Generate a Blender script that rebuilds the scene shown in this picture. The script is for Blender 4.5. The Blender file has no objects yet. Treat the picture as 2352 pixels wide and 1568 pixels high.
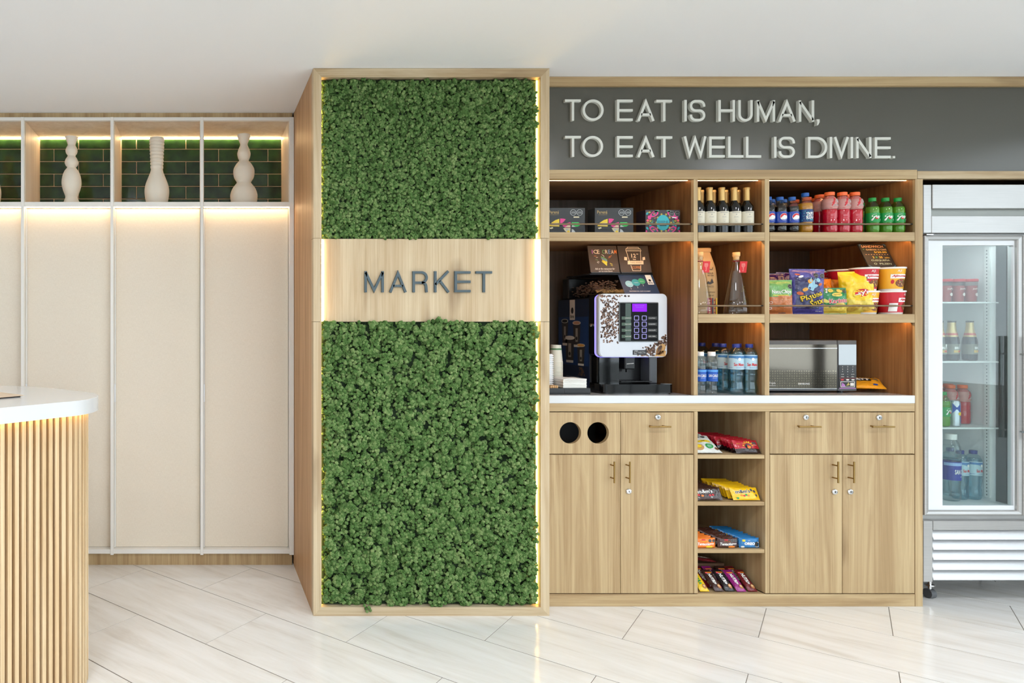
import bpy, math, random
from mathutils import Vector, Matrix, noise as mnoise
random.seed(7)
scene = bpy.context.scene
PI = math.pi

# ------------------------------------------------------------------ camera, sky, light, exposure
FPX, VPX, VPY, EYE = 1568.0, 462.0, 747.0, 1.274      # focal length and vanishing point (pixels of 2352x1568), eye height
cam_d = bpy.data.cameras.new('camera')
cam = bpy.data.objects.new('camera', cam_d)
scene.collection.objects.link(cam)
cam_d.sensor_width = 36.0
cam_d.lens = 36.0 * FPX / 2352.0
cam_d.shift_x = (1176.0 - VPX) / 2352.0
cam_d.shift_y = -(784.0 - VPY) / 2352.0
cam_d.clip_start = 0.05
cam.location = (0, 0, EYE)
cam.rotation_euler = (PI / 2, 0, 0)
scene.camera = cam

SKY, LAMP = 3.0, 46.0
world = bpy.data.worlds.new('overcast_sky')
scene.world = world
world.use_nodes = True
bg = world.node_tree.nodes['Background']
bg.inputs[0].default_value = (0.88, 0.96, 1.06, 1)
bg.inputs[1].default_value = SKY
RX0, RX1, RY0, RY1, H = -3.2, 4.72, -3.4, 4.02, 2.402       # the room
WIN_F = (-.6, 4.6, 0.08, 2.385)                             # window in the wall behind the camera: x0, x1, z0, z1
WIN_R = (-3.0, 2.5, 0.08, 2.385)                             # window in the right wall: y0, y1, z0, z1

def portal(name, loc, rot, sx, sy):
    l = bpy.data.lights.new(name, 'AREA'); l.shape = 'RECTANGLE'; l.size = sx; l.size_y = sy
    l.cycles.is_portal = True
    o = bpy.data.objects.new(name, l); scene.collection.objects.link(o)
    o.location = loc; o.rotation_euler = rot
portal('window_daylight_front', ((WIN_F[0] + WIN_F[1]) / 2, RY0 - 0.13, (WIN_F[2] + WIN_F[3]) / 2), (PI / 2, 0, 0), WIN_F[1] - WIN_F[0], WIN_F[3] - WIN_F[2])
portal('window_daylight_side', (RX1 + 0.13, (WIN_R[0] + WIN_R[1]) / 2, (WIN_R[2] + WIN_R[3]) / 2), (0, PI / 2, 0), WIN_R[3] - WIN_R[2], WIN_R[1] - WIN_R[0])

vs = scene.view_settings
vs.view_transform = 'Standard'; vs.look = 'None'; vs.gamma = 1.0; vs.use_curve_mapping = False
vs.exposure = 0.13
scene.cycles.use_denoising = True
scene.cycles.sample_clamp_indirect = 6.0
scene.cycles.max_bounces = 7
scene.cycles.use_adaptive_sampling = True
scene.cycles.adaptive_threshold = 0.1
scene.cycles.adaptive_min_samples = 16
scene.cycles.transparent_max_bounces = 24

# ------------------------------------------------------------------ helpers
def lin(r, g, b):
    def f(c):
        c /= 255.0
        return c / 12.92 if c <= 0.04045 else ((c + 0.055) / 1.055) ** 2.4
    return (f(r), f(g), f(b), 1.0)

def X(px, Y): return (px - VPX) * Y / FPX
def Z(py, Y): return EYE - (py - VPY) * Y / FPX

class MB:
    def __init__(s): s.v = []; s.f = []; s.m = []
    def add(s, vs, fs, m=0):
        o = len(s.v); s.v += [tuple(p) for p in vs]
        for f in fs: s.f.append(tuple(i + o for i in f)); s.m.append(m)
        return s
    def box(s, x0, x1, y0, y1, z0, z1, c=0.0, m=0):
        if x0 > x1: x0, x1 = x1, x0
        if y0 > y1: y0, y1 = y1, y0
        if z0 > z1: z0, z1 = z1, z0
        if c <= 0:
            vs = [(x, y, z) for x in (x0, x1) for y in (y0, y1) for z in (z0, z1)]
            return s.add(vs, [(0, 1, 3, 2), (4, 6, 7, 5), (0, 4, 5, 1), (2, 3, 7, 6), (0, 2, 6, 4), (1, 5, 7, 3)], m)
        c = min(c, (x1 - x0) * .45, (y1 - y0) * .45, (z1 - z0) * .45)
        lo, hi = (x0, y0, z0), (x1, y1, z1)
        vs = []; idx = {}
        for sx in (0, 1):
            for sy in (0, 1):
                for sz in (0, 1):
                    sg = (sx, sy, sz)
                    for a in range(3):
                        p = [0, 0, 0]
                        for k in range(3):
                            e = hi[k] if sg[k] else lo[k]
                            p[k] = e if k == a else (e - c if sg[k] else e + c)
                        idx[sg + (a,)] = len(vs); vs.append(p)
        fs = []
        for a in range(3):
            b, d = (a + 1) % 3, (a + 2) % 3
            for sa in (0, 1):
                q = []
                for (u, w) in ((0, 0), (1, 0), (1, 1), (0, 1)):
                    g = [0, 0, 0]; g[a] = sa; g[b] = u; g[d] = w
                    q.append(idx[tuple(g) + (a,)])
                fs.append(q if sa else q[::-1])
        for a in range(3):
            b, d = (a + 1) % 3, (a + 2) % 3
            for u in (0, 1):
                for w in (0, 1):
                    g0 = [0, 0, 0]; g1 = [0, 0, 0]
                    g0[b] = g1[b] = u; g0[d] = g1[d] = w; g1[a] = 1
                    q = [idx[tuple(g0) + (b,)], idx[tuple(g1) + (b,)], idx[tuple(g1) + (d,)], idx[tuple(g0) + (d,)]]
                    fs.append(q if u != w else q[::-1])
        for sx in (0, 1):
            for sy in (0, 1):
                for sz in (0, 1):
                    q = [idx[(sx, sy, sz, a)] for a in range(3)]
                    fs.append(q if (sx + sy + sz) % 2 else q[::-1])
        return s.add(vs, fs, m)
    def lathe(s, prof, n=24, cx=0, cy=0, z0=0, m=0, ax=(1, 1), cap=True):
        o = len(s.v); k = len(prof)
        for (r, z) in prof:
            for i in range(n):
                a = 2 * PI * i / n
                s.v.append((cx + r * ax[0] * math.sin(a), cy - r * ax[1] * math.cos(a), z0 + z))
        for j in range(k - 1):
            for i in range(n):
                i2 = (i + 1) % n
                s.f.append((o + j * n + i, o + j * n + i2, o + (j + 1) * n + i2, o + (j + 1) * n + i)); s.m.append(m)
        if cap:
            if prof[0][0] > 1e-5: s.f.append(tuple(o + i for i in range(n))[::-1]); s.m.append(m)
            if prof[-1][0] > 1e-5: s.f.append(tuple(o + (k - 1) * n + i for i in range(n))); s.m.append(m)
        return s
    def tube(s, p0, p1, r, n=10, m=0, r1=None):
        p0, p1 = Vector(p0), Vector(p1); d = (p1 - p0).normalized()
        a = d.orthogonal().normalized(); b = d.cross(a)
        r1 = r if r1 is None else r1
        vs = []
        for p, rr in ((p0, r), (p1, r1)):
            for i in range(n):
                t = 2 * PI * i / n
                vs.append(p + (a * math.cos(t) + b * math.sin(t)) * rr)
        fs = [(i, (i + 1) % n, n + (i + 1) % n, n + i) for i in range(n)] + [tuple(range(n))[::-1], tuple(range(n, 2 * n))]
        return s.add(vs, fs, m)
    def prism(s, poly, y0, y1, m=0):                     # polygon in XZ (counter-clockwise seen from -Y), pushed through Y
        n = len(poly)
        vs = [(x, y0, z) for x, z in poly] + [(x, y1, z) for x, z in poly]
        fs = [tuple(range(n)), tuple(range(n, 2 * n))[::-1]] + [(i, n + i, n + (i + 1) % n, (i + 1) % n) for i in range(n)]
        return s.add(vs, fs, m)
    def prism_z(s, poly, z0, z1, m=0):                   # polygon in XY (counter-clockwise from above), pushed through Z
        n = len(poly)
        vs = [(x, y, z0) for x, y in poly] + [(x, y, z1) for x, y in poly]
        fs = [tuple(range(n))[::-1], tuple(range(n, 2 * n))] + [(i, (i + 1) % n, n + (i + 1) % n, n + i) for i in range(n)]
        return s.add(vs, fs, m)
    def stroke(s, pts, w, y0, y1, closed=False, m=0):    # a bar of width w along points in XZ
        n = len(pts); P = [Vector(p) for p in pts]; L = []; R = []
        for i in range(n):
            a = P[i - 1] if (i > 0 or closed) else None
            b = P[(i + 1) % n] if (i < n - 1 or closed) else None
            d0 = (P[i] - a).normalized() if a is not None else (b - P[i]).normalized()
            d1 = (b - P[i]).normalized() if b is not None else d0
            t = d0 + d1
            t = t.normalized() if t.length > 1e-6 else d0
            nn = Vector((-t.y, t.x)); c = max(0.35, nn.dot(Vector((-d0.y, d0.x))))
            L.append(P[i] + nn * (w / 2 / c)); R.append(P[i] - nn * (w / 2 / c))
        vs = []
        for i in range(n):
            vs += [(R[i].x, y0, R[i].y), (L[i].x, y0, L[i].y), (R[i].x, y1, R[i].y), (L[i].x, y1, L[i].y)]
        fs = []
        for i in range(n if closed else n - 1):
            a, b = 4 * i, 4 * ((i + 1) % n)
            fs += [(a, b, b + 1, a + 1), (a + 2, a + 3, b + 3, b + 2), (a, a + 2, b + 2, b), (a + 1, b + 1, b + 3, a + 3)]
        if not closed:
            e = 4 * (n - 1)
            fs += [(0, 1, 3, 2), (e, e + 2, e + 3, e + 1)]
        return s.add(vs, fs, m)
    def xf(s, M):
        s.v = [tuple(M @ Vector(p)) for p in s.v]; return s

col = scene.collection
def origin(o):
    p = Vector((0, 0, 0))
    while o is not None:
        p = p + o.location; o = o.parent
    return p
def mesh(mb, mats, smooth=0):
    me = bpy.data.meshes.new('mesh')
    me.from_pydata(mb.v, [], mb.f)
    for mt in (mats if isinstance(mats, (list, tuple)) else [mats]): me.materials.append(mt)
    if any(mb.m): me.polygons.foreach_set('material_index', mb.m)
    if smooth:
        me.polygons.foreach_set('use_smooth', [True] * len(mb.f))
        me.update()
        me.set_sharp_from_angle(angle=math.radians(smooth))
    me.update()
    return me
def obj(name, mb, mats, parent=None, smooth=0, world=False, label=None, kind=None):
    if world and parent is not None:
        d = origin(parent); mb.v = [(x - d.x, y - d.y, z - d.z) for x, y, z in mb.v]
    o = bpy.data.objects.new(name, mesh(mb, mats, smooth) if isinstance(mb, MB) else mb)
    col.objects.link(o)
    if parent is not None: o.parent = parent
    if label: o['label'] = label
    if kind: o['kind'] = kind
    return o
def tag(o, label, cat, group=None, kind=None):
    o['label'] = label; o['category'] = cat
    if group: o['group'] = group
    if kind: o['kind'] = kind
    return o
def thing(name, label, cat, loc=(0, 0, 0), rz=0, group=None):
    o = bpy.data.objects.new(name, None); col.objects.link(o)
    o.location = loc; o.rotation_euler = (0, 0, rz); o.empty_display_size = .05
    return tag(o, label, cat, group)
def struct(name, mb, mats, label, cat, smooth=0):
    return tag(obj(name, mb, mats, None, smooth), label, cat, None, 'structure')
def copy_tree(o, parent=None):
    kids = [c for c in o.children]
    c = o.copy(); col.objects.link(c); c.parent = parent
    for k in kids: copy_tree(k, c)
    return c
def put(o, loc, label=None, rz=0, group=None, rx=0, ry=0):
    o.location = loc; o.rotation_euler = (rx, ry, rz)
    if label: o['label'] = label
    if group: o['group'] = group
    return o
ORD = ['first', 'second', 'third', 'fourth', 'fifth', 'sixth', 'seventh', 'eighth', 'ninth', 'tenth', 'eleventh', 'twelfth']

# flat lettering: text as triangles, mapped onto any surface by a function (u, v) -> point
_tc = {}
def text2d(body, bold=0.0, shear=0.0):
    k = (body, bold, shear)
    if k not in _tc:
        c = bpy.data.curves.new('t', 'FONT'); c.body = body; c.size = 1; c.resolution_u = 2; c.offset = bold; c.shear = shear
        c.align_x = 'CENTER'
        o = bpy.data.objects.new('t', c); me = o.to_mesh()
        vs = [(v.co.x, v.co.y) for v in me.vertices]; fs = [tuple(p.vertices) for p in me.polygons]
        o.to_mesh_clear(); bpy.data.objects.remove(o); bpy.data.curves.remove(c)
        xs = [p[0] for p in vs]; ys = [p[1] for p in vs]
        cx = (min(xs) + max(xs)) / 2; cy = (min(ys) + max(ys)) / 2
        _tc[k] = ([(x - cx, y - cy) for x, y in vs], fs, max(xs) - min(xs), max(ys) - min(ys))
    return _tc[k]
def text(mb, body, f, u, v, w=None, h=None, bold=0.0, shear=0.0, rot=0.0, m=0):
    vs, fs, tw, th = text2d(body, bold, shear)
    sx = w / tw if w else h / th
    sy = h / th if h else sx
    ca, sa = math.cos(rot), math.sin(rot)
    out = []
    for x, y in vs:
        x *= sx; y *= sy
        out.append(f(u + x * ca - y * sa, v + x * sa + y * ca))
    mb.add(out, fs, m); return mb
def patch(mb, f, pts, m=0):                               # a filled convex outline in (u, v)
    n = len(pts); cu = sum(p[0] for p in pts) / n; cv = sum(p[1] for p in pts) / n
    vs = [f(cu, cv)] + [f((p[0] + cu) / 2, (p[1] + cv) / 2) for p in pts] + [f(*p) for p in pts]
    fs = [(0, 1 + i, 1 + (i + 1) % n) for i in range(n)] + [(1 + i, 1 + n + i, 1 + n + (i + 1) % n, 1 + (i + 1) % n) for i in range(n)]
    mb.add(vs, fs, m); return mb
def rect(mb, f, u0, u1, v0, v1, nu=1, nv=1, m=0):
    vs = [f(u0 + (u1 - u0) * i / nu, v0 + (v1 - v0) * j / nv) for j in range(nv + 1) for i in range(nu + 1)]
    fs = [(j * (nu + 1) + i, j * (nu + 1) + i + 1, (j + 1) * (nu + 1) + i + 1, (j + 1) * (nu + 1) + i) for j in range(nv) for i in range(nu)]
    mb.add(vs, fs, m); return mb
def ell(u, v, a, b=None, n=16, rot=0.0, a0=0.0, a1=2 * PI):
    b = a if b is None else b
    full = abs(a1 - a0) > 6.28
    out = []
    for i in range(n if full else n + 1):
        t = a0 + (a1 - a0) * i / n
        x, y = a * math.cos(t), b * math.sin(t)
        out.append((u + x * math.cos(rot) - y * math.sin(rot), v + x * math.sin(rot) + y * math.cos(rot)))
    return out
def ring(mb, f, u, v, a, b, t, n=20, m=0, a0=0.0, a1=2 * PI):
    o_ = ell(u, v, a, b, n, 0, a0, a1); i_ = ell(u, v, a - t, b - t, n, 0, a0, a1); k = len(o_)
    vs = [f(*p) for p in o_] + [f(*p) for p in i_]
    full = abs(a1 - a0) > 6.28
    fs = [(i, (i + 1) % k, k + (i + 1) % k, k + i) for i in range(k if full else k - 1)]
    mb.add(vs, fs, m); return mb
def line2(mb, f, pts, w, m=0):                             # a thin flat ribbon
    t = MB().stroke(pts, w, 0, 0)
    n = len(pts)
    vs = []
    for i in range(n): vs += [f(t.v[4 * i][0], t.v[4 * i][2]), f(t.v[4 * i + 1][0], t.v[4 * i + 1][2])]
    mb.add(vs, [(2 * i, 2 * i + 2, 2 * i + 3, 2 * i + 1) for i in range(n - 1)], m); return mb
def lay(f, k): return lambda u, v: f(u, v, k)
def octagon(mb, f, u, v, r, mw, mk):                       # the black eight-sided warning mark with its pale rim and words
    patch(mb, lay(f, 2), ell(u, v, r, r, 8, PI / 8), mw)
    patch(mb, lay(f, 3), ell(u, v, r * .88, r * .88, 8, PI / 8), mk)
    text(mb, 'ALTO EN', lay(f, 4), u, v + r * .2, w=r * 1.2, h=r * .26, bold=.02, m=mw)
    text(mb, 'AZUCAR', lay(f, 4), u, v - r * .18, w=r * 1.35, h=r * .3, bold=.02, m=mw)
    return mb
def plane_map(y=0.0, sx=1.0):                              # lettering on a flat front that faces -Y
    return lambda u, v, k=1: (u, y - .00018 * k, v)
def cyl_map(r, a0=0.0, rr=None):                           # lettering around an upright cylinder, u measured along the surface
    def f(u, v, k=1):
        R = (rr(v) if rr else r); a = a0 + u / R; R += .0003 * k
        return (R * math.sin(a), -R * math.cos(a), v)
    return f

# ------------------------------------------------------------------ materials
MATS = {}
def new_mat(name):
    m = bpy.data.materials.new(name); m.use_nodes = True
    nt = m.node_tree
    return m, nt, nt.nodes, nt.links, nt.nodes['Principled BSDF']
def plain(name, c, rough=.5, metal=0.0, emit=0.0, spec=.5, bump=0.0, bscale=80, coat=0.0):
    if name in MATS: return MATS[name]
    m, nt, N, L, b = new_mat(name)
    b.inputs['Base Color'].default_value = c; b.inputs['Roughness'].default_value = rough
    b.inputs['Metallic'].default_value = metal; b.inputs['Specular IOR Level'].default_value = spec
    b.inputs['Coat Weight'].default_value = coat
    if emit:
        b.inputs['Emission Color'].default_value = c; b.inputs['Emission Strength'].default_value = emit
    if bump:
        tc = N.new('ShaderNodeTexCoord'); n = N.new('ShaderNodeTexNoise'); bp = N.new('ShaderNodeBump')
        n.inputs['Scale'].default_value = bscale; n.inputs['Detail'].default_value = 4
        bp.inputs['Strength'].default_value = bump; bp.inputs['Distance'].default_value = .004
        L.new(tc.outputs['Object'], n.inputs['Vector']); L.new(n.outputs['Fac'], bp.inputs['Height']); L.new(bp.outputs['Normal'], b.inputs['Normal'])
    MATS[name] = m; return m
def foil(name, c, rough=.25):                              # printed plastic film: glossy, softly creased
    if name in MATS: return MATS[name]
    m, nt, N, L, b = new_mat(name)
    b.inputs['Base Color'].default_value = c; b.inputs['Roughness'].default_value = rough; b.inputs['Specular IOR Level'].default_value = .7
    tc = N.new('ShaderNodeTexCoord'); n = N.new('ShaderNodeTexNoise'); bp = N.new('ShaderNodeBump')
    n.inputs['Scale'].default_value = 55; n.inputs['Detail'].default_value = 2
    bp.inputs['Strength'].default_value = .35; bp.inputs['Distance'].default_value = .01
    L.new(tc.outputs['Object'], n.inputs['Vector']); L.new(n.outputs['Fac'], bp.inputs['Height']); L.new(bp.outputs['Normal'], b.inputs['Normal'])
    MATS[name] = m; return m
def glow(name, c, s):
    if name in MATS: return MATS[name]
    m = bpy.data.materials.new(name); m.use_nodes = True; nt = m.node_tree; nt.nodes.clear()
    e = nt.nodes.new('ShaderNodeEmission'); o = nt.nodes.new('ShaderNodeOutputMaterial')
    e.inputs[0].default_value = c; e.inputs[1].default_value = s
    nt.links.new(e.outputs[0], o.inputs[0]); MATS[name] = m; return m
def clear(name, tint, gloss=.5, rough=.04):                # thin clear plastic or glass
    if name in MATS: return MATS[name]
    m = bpy.data.materials.new(name); m.use_nodes = True; nt = m.node_tree; nt.nodes.clear(); N = nt.nodes; L = nt.links
    t = N.new('ShaderNodeBsdfTransparent'); g = N.new('ShaderNodeBsdfGlossy'); mx = N.new('ShaderNodeMixShader'); o = N.new('ShaderNodeOutputMaterial')
    lw = N.new('ShaderNodeLayerWeight'); lw.inputs['Blend'].default_value = .5
    pw = N.new('ShaderNodeMath'); pw.operation = 'POWER'; pw.inputs[1].default_value = 4.0
    mu = N.new('ShaderNodeMath'); mu.operation = 'MULTIPLY_ADD'; mu.inputs[1].default_value = gloss; mu.inputs[2].default_value = .05 * gloss * 2; mu.use_clamp = True
    t.inputs[0].default_value = tint; g.inputs['Roughness'].default_value = rough
    L.new(lw.outputs['Facing'], pw.inputs[0]); L.new(pw.outputs[0], mu.inputs[0]); L.new(mu.outputs[0], mx.inputs[0]); L.new(t.outputs[0], mx.inputs[1]); L.new(g.outputs[0], mx.inputs[2]); L.new(mx.outputs[0], o.inputs[0])
    MATS[name] = m; return m
def liquid(name, c, rough=.1, trans=.0, ior=1.33):
    if name in MATS: return MATS[name]
    m, nt, N, L, b = new_mat(name)
    b.inputs['Base Color'].default_value = c; b.inputs['Roughness'].default_value = rough; b.inputs['IOR'].default_value = ior
    b.inputs['Transmission Weight'].default_value = trans
    MATS[name] = m; return m
def wood(name, ca, cb, axis='z', rough=.5, knots=True):
    m, nt, N, L, b = new_mat(name)
    tc = N.new('ShaderNodeTexCoord'); oi = N.new('ShaderNodeObjectInfo')
    mul = N.new('ShaderNodeVectorMath'); mul.operation = 'SCALE'; mul.inputs[0].default_value = (37, 53, 29)
    L.new(oi.outputs['Random'], mul.inputs['Scale'])
    mp = N.new('ShaderNodeMapping'); mp.inputs['Scale'].default_value = {'z': (15, 15, .8), 'x': (.8, 15, 15), 'y': (15, .8, 15)}[axis]
    ad = N.new('ShaderNodeVectorMath'); ad.operation = 'ADD'
    L.new(tc.outputs['Object'], mp.inputs['Vector']); L.new(mp.outputs['Vector'], ad.inputs[0]); L.new(mul.outputs['Vector'], ad.inputs[1])
    n1 = N.new('ShaderNodeTexNoise'); n1.inputs['Scale'].default_value = 1.1; n1.inputs['Detail'].default_value = 7; n1.inputs['Roughness'].default_value = .62; n1.inputs['Distortion'].default_value = .9
    L.new(ad.outputs['Vector'], n1.inputs['Vector'])
    mp2 = N.new('ShaderNodeMapping'); mp2.inputs['Scale'].default_value = {'z': (11, 11, .55), 'x': (.55, 11, 11), 'y': (11, .55, 11)}[axis]
    L.new(ad.outputs['Vector'], mp2.inputs['Vector'])
    n2 = N.new('ShaderNodeTexNoise'); n2.inputs['Scale'].default_value = 2.0; n2.inputs['Detail'].default_value = 3; n2.inputs['Roughness'].default_value = .7
    L.new(mp2.outputs['Vector'], n2.inputs['Vector'])
    mix = N.new('ShaderNodeMath'); mix.operation = 'MULTIPLY_ADD'; mix.inputs[1].default_value = .33
    L.new(n2.outputs['Fac'], mix.inputs[0])
    sc_ = N.new('ShaderNodeMath'); sc_.operation = 'MULTIPLY'; sc_.inputs[1].default_value = .67
    L.new(n1.outputs['Fac'], sc_.inputs[0]); L.new(sc_.outputs[0], mix.inputs[2])
    rp = N.new('ShaderNodeValToRGB'); e = rp.color_ramp.elements
    e[0].position = .30; e[0].color = tuple(c * .80 for c in cb[:3]) + (1,); e[1].position = .61; e[1].color = ca
    e.new(.43).color = cb
    L.new(mix.outputs[0], rp.inputs[0])
    out = rp.outputs[0]
    if knots:
        mp3 = N.new('ShaderNodeMapping'); mp3.inputs['Scale'].default_value = {'z': (.33, .33, 1.5), 'x': (1.5, .33, .33), 'y': (.33, 1.5, .33)}[axis]
        L.new(ad.outputs['Vector'], mp3.inputs['Vector'])
        n3 = N.new('ShaderNodeTexNoise'); n3.inputs['Scale'].default_value = 1.3; n3.inputs['Detail'].default_value = 3
        L.new(mp3.outputs['Vector'], n3.inputs['Vector'])
        r3 = N.new('ShaderNodeValToRGB'); r3.color_ramp.elements[0].position = .62; r3.color_ramp.elements[1].position = .80
        r3.color_ramp.elements[0].color = (1, 1, 1, 1); r3.color_ramp.elements[1].color = (.45, .38, .33, 1)
        L.new(n3.outputs['Fac'], r3.inputs[0])
        mm = N.new('ShaderNodeMix'); mm.data_type = 'RGBA'; mm.blend_type = 'MULTIPLY'; mm.inputs[0].default_value = 1
        L.new(rp.outputs[0], mm.inputs[6]); L.new(r3.outputs[0], mm.inputs[7]); out = mm.outputs[2]
    L.new(out, b.inputs['Base Color'])
    b.inputs['Roughness'].default_value = rough; b.inputs['Specular IOR Level'].default_value = .35
    bp = N.new('ShaderNodeBump'); bp.inputs['Strength'].default_value = .12; bp.inputs['Distance'].default_value = .002
    L.new(n2.outputs['Fac'], bp.inputs['Height']); L.new(bp.outputs['Normal'], b.inputs['Normal'])
    MATS[name] = m; return m

OAK_A, OAK_B = lin(199, 174, 132), lin(168, 139, 99)
W_V = wood('oak_vertical', OAK_A, OAK_B, 'z')
W_H = wood('oak_horizontal', OAK_A, OAK_B, 'x')
W_Y = wood('oak_deep', OAK_A, OAK_B, 'y')
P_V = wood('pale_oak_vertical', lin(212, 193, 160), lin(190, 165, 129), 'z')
P_H = wood('pale_oak_horizontal', lin(208, 190, 158), lin(178, 152, 116), 'x')
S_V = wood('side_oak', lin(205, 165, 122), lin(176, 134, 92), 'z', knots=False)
I_V = wood('shaded_oak_lining', lin(156, 114, 72), lin(120, 82, 49), 'z')  # oak darkened to put the bay interiors' shade into the colour
I_H = wood('shaded_oak_board', lin(156, 116, 76), lin(120, 84, 52), 'x')
SLAT = wood('slat_oak', lin(238, 214, 174), lin(214, 180, 134), 'z', knots=False)
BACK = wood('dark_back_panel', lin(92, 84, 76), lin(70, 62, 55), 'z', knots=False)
LAM = plain('white_laminate', lin(243, 240, 233), .45)
NICHE = wood('pale_niche_liner', lin(236, 222, 203), lin(222, 204, 182), 'z', knots=False)
WHITE = plain('white_quartz', lin(222, 224, 224), .12, coat=.3)
PLASTER = plain('painted_plaster', lin(238, 238, 236), .85, bump=.03, bscale=60)
CEIL = plain('ceiling_paint', lin(244, 244, 243), .9, bump=.02, bscale=40)
BLACK = plain('black_plastic', lin(18, 18, 19), .3)
GLOSSBLACK = plain('gloss_black_plastic', lin(12, 12, 13), .08)
MATTBLACK = plain('matt_black', lin(22, 22, 23), .6)
BRASS = plain('aged_brass', lin(156, 128, 78), .35, 1.0)
BRONZE = plain('bronze_rail', lin(132, 112, 88), .38, .8)
CHROME = plain('chrome', lin(215, 215, 215), .15, 1.0)
LED_W = glow('led_warm', (1.0, .60, .24, 1), 26.0)
# ================================================================== THE ROOM
def tex_mat(name, build):
    m, nt, N, L, b = new_mat(name); build(N, L, b); MATS[name] = m; return m
def _floor(N, L, b):
    tc = N.new('ShaderNodeTexCoord'); oi = N.new('ShaderNodeObjectInfo')
    mul = N.new('ShaderNodeVectorMath'); mul.operation = 'SCALE'; mul.inputs[0].default_value = (31, 47, 0); L.new(oi.outputs['Random'], mul.inputs['Scale'])
    mp = N.new('ShaderNodeMapping'); mp.inputs['Scale'].default_value = (1.1, 8.0, 1); mp.inputs['Rotation'].default_value = (0, 0, .06)
    ad = N.new('ShaderNodeVectorMath'); L.new(tc.outputs['Object'], mp.inputs['Vector']); L.new(mp.outputs[0], ad.inputs[0]); L.new(mul.outputs['Vector'], ad.inputs[1])
    n = N.new('ShaderNodeTexNoise'); n.inputs['Scale'].default_value = 1.6; n.inputs['Detail'].default_value = 9; n.inputs['Roughness'].default_value = .68; n.inputs['Distortion'].default_value = .5
    L.new(ad.outputs[0], n.inputs['Vector'])
    rp = N.new('ShaderNodeValToRGB'); e = rp.color_ramp.elements
    e[0].position = .30; e[0].color = lin(220, 215, 207); e[1].position = .62; e[1].color = lin(242, 241, 238)
    k = e.new(.46); k.color = lin(235, 233, 228)
    L.new(n.outputs['Fac'], rp.inputs[0]); L.new(rp.outputs[0], b.inputs['Base Color'])
    b.inputs['Roughness'].default_value = .13; b.inputs['Specular IOR Level'].default_value = .5
FLOOR = tex_mat('streaked_floor_tile', _floor)
GROUT = plain('floor_grout', lin(140, 134, 126), .8)
def _fabric(N, L, b):
    tc = N.new('ShaderNodeTexCoord'); mp = N.new('ShaderNodeMapping'); mp.inputs['Scale'].default_value = (110, 110, 1100)
    n = N.new('ShaderNodeTexNoise'); n.inputs['Scale'].default_value = 1; n.inputs['Detail'].default_value = 3
    mp2 = N.new('ShaderNodeMapping'); mp2.inputs['Scale'].default_value = (1000, 1000, 60)
    n2 = N.new('ShaderNodeTexNoise'); n2.inputs['Scale'].default_value = 1; n2.inputs['Detail'].default_value = 2
    L.new(tc.outputs['Object'], mp.inputs['Vector']); L.new(mp.outputs[0], n.inputs['Vector']); L.new(tc.outputs['Object'], mp2.inputs['Vector']); L.new(mp2.outputs[0], n2.inputs['Vector'])
    mx = N.new('ShaderNodeMath'); mx.operation = 'ADD'; L.new(n.outputs['Fac'], mx.inputs[0]); L.new(n2.outputs['Fac'], mx.inputs[1])
    hf = N.new('ShaderNodeMath'); hf.operation = 'MULTIPLY'; hf.inputs[1].default_value = .5; L.new(mx.outputs[0], hf.inputs[0])
    rp = N.new('ShaderNodeValToRGB'); e = rp.color_ramp.elements
    e[0].position = .32; e[0].color = lin(230, 218, 198); e[1].position = .68; e[1].color = lin(244, 234, 217)
    L.new(hf.outputs[0], rp.inputs[0]); L.new(rp.outputs[0], b.inputs['Base Color']); b.inputs['Roughness'].default_value = .75
    b.inputs['Specular IOR Level'].default_value = .2
    bp = N.new('ShaderNodeBump'); bp.inputs['Strength'].default_value = .15; bp.inputs['Distance'].default_value = .001
    L.new(hf.outputs[0], bp.inputs['Height']); L.new(bp.outputs['Normal'], b.inputs['Normal'])
FABRIC = tex_mat('woven_door_panel', _fabric)
def _gtile(N, L, b):
    tc = N.new('ShaderNodeTexCoord'); oi = N.new('ShaderNodeObjectInfo')
    mul = N.new('ShaderNodeVectorMath'); mul.operation = 'SCALE'; mul.inputs[0].default_value = (31, 47, 13); L.new(oi.outputs['Random'], mul.inputs['Scale'])
    ad = N.new('ShaderNodeVectorMath'); L.new(tc.outputs['Object'], ad.inputs[0]); L.new(mul.outputs['Vector'], ad.inputs[1])
    n = N.new('ShaderNodeTexNoise'); n.inputs['Scale'].default_value = 14; n.inputs['Detail'].default_value = 3; L.new(ad.outputs[0], n.inputs['Vector'])
    rp = N.new('ShaderNodeValToRGB'); e = rp.color_ramp.elements
    e[0].position = .3; e[0].color = lin(20, 44, 26); e[1].position = .75; e[1].color = lin(44, 80, 40)
    L.new(n.outputs['Fac'], rp.inputs[0]); L.new(rp.outputs[0], b.inputs['Base Color']); b.inputs['Roughness'].default_value = .09
    bp = N.new('ShaderNodeBump'); bp.inputs['Strength'].default_value = .12; bp.inputs['Distance'].default_value = .006
    L.new(n.outputs['Fac'], bp.inputs['Height']); L.new(bp.outputs['Normal'], b.inputs['Normal'])
GTILE = tex_mat('dark_green_glazed_tile', _gtile)
TGROUT = plain('tile_grout', lin(214, 186, 156), .85)
STEEL = None
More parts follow.
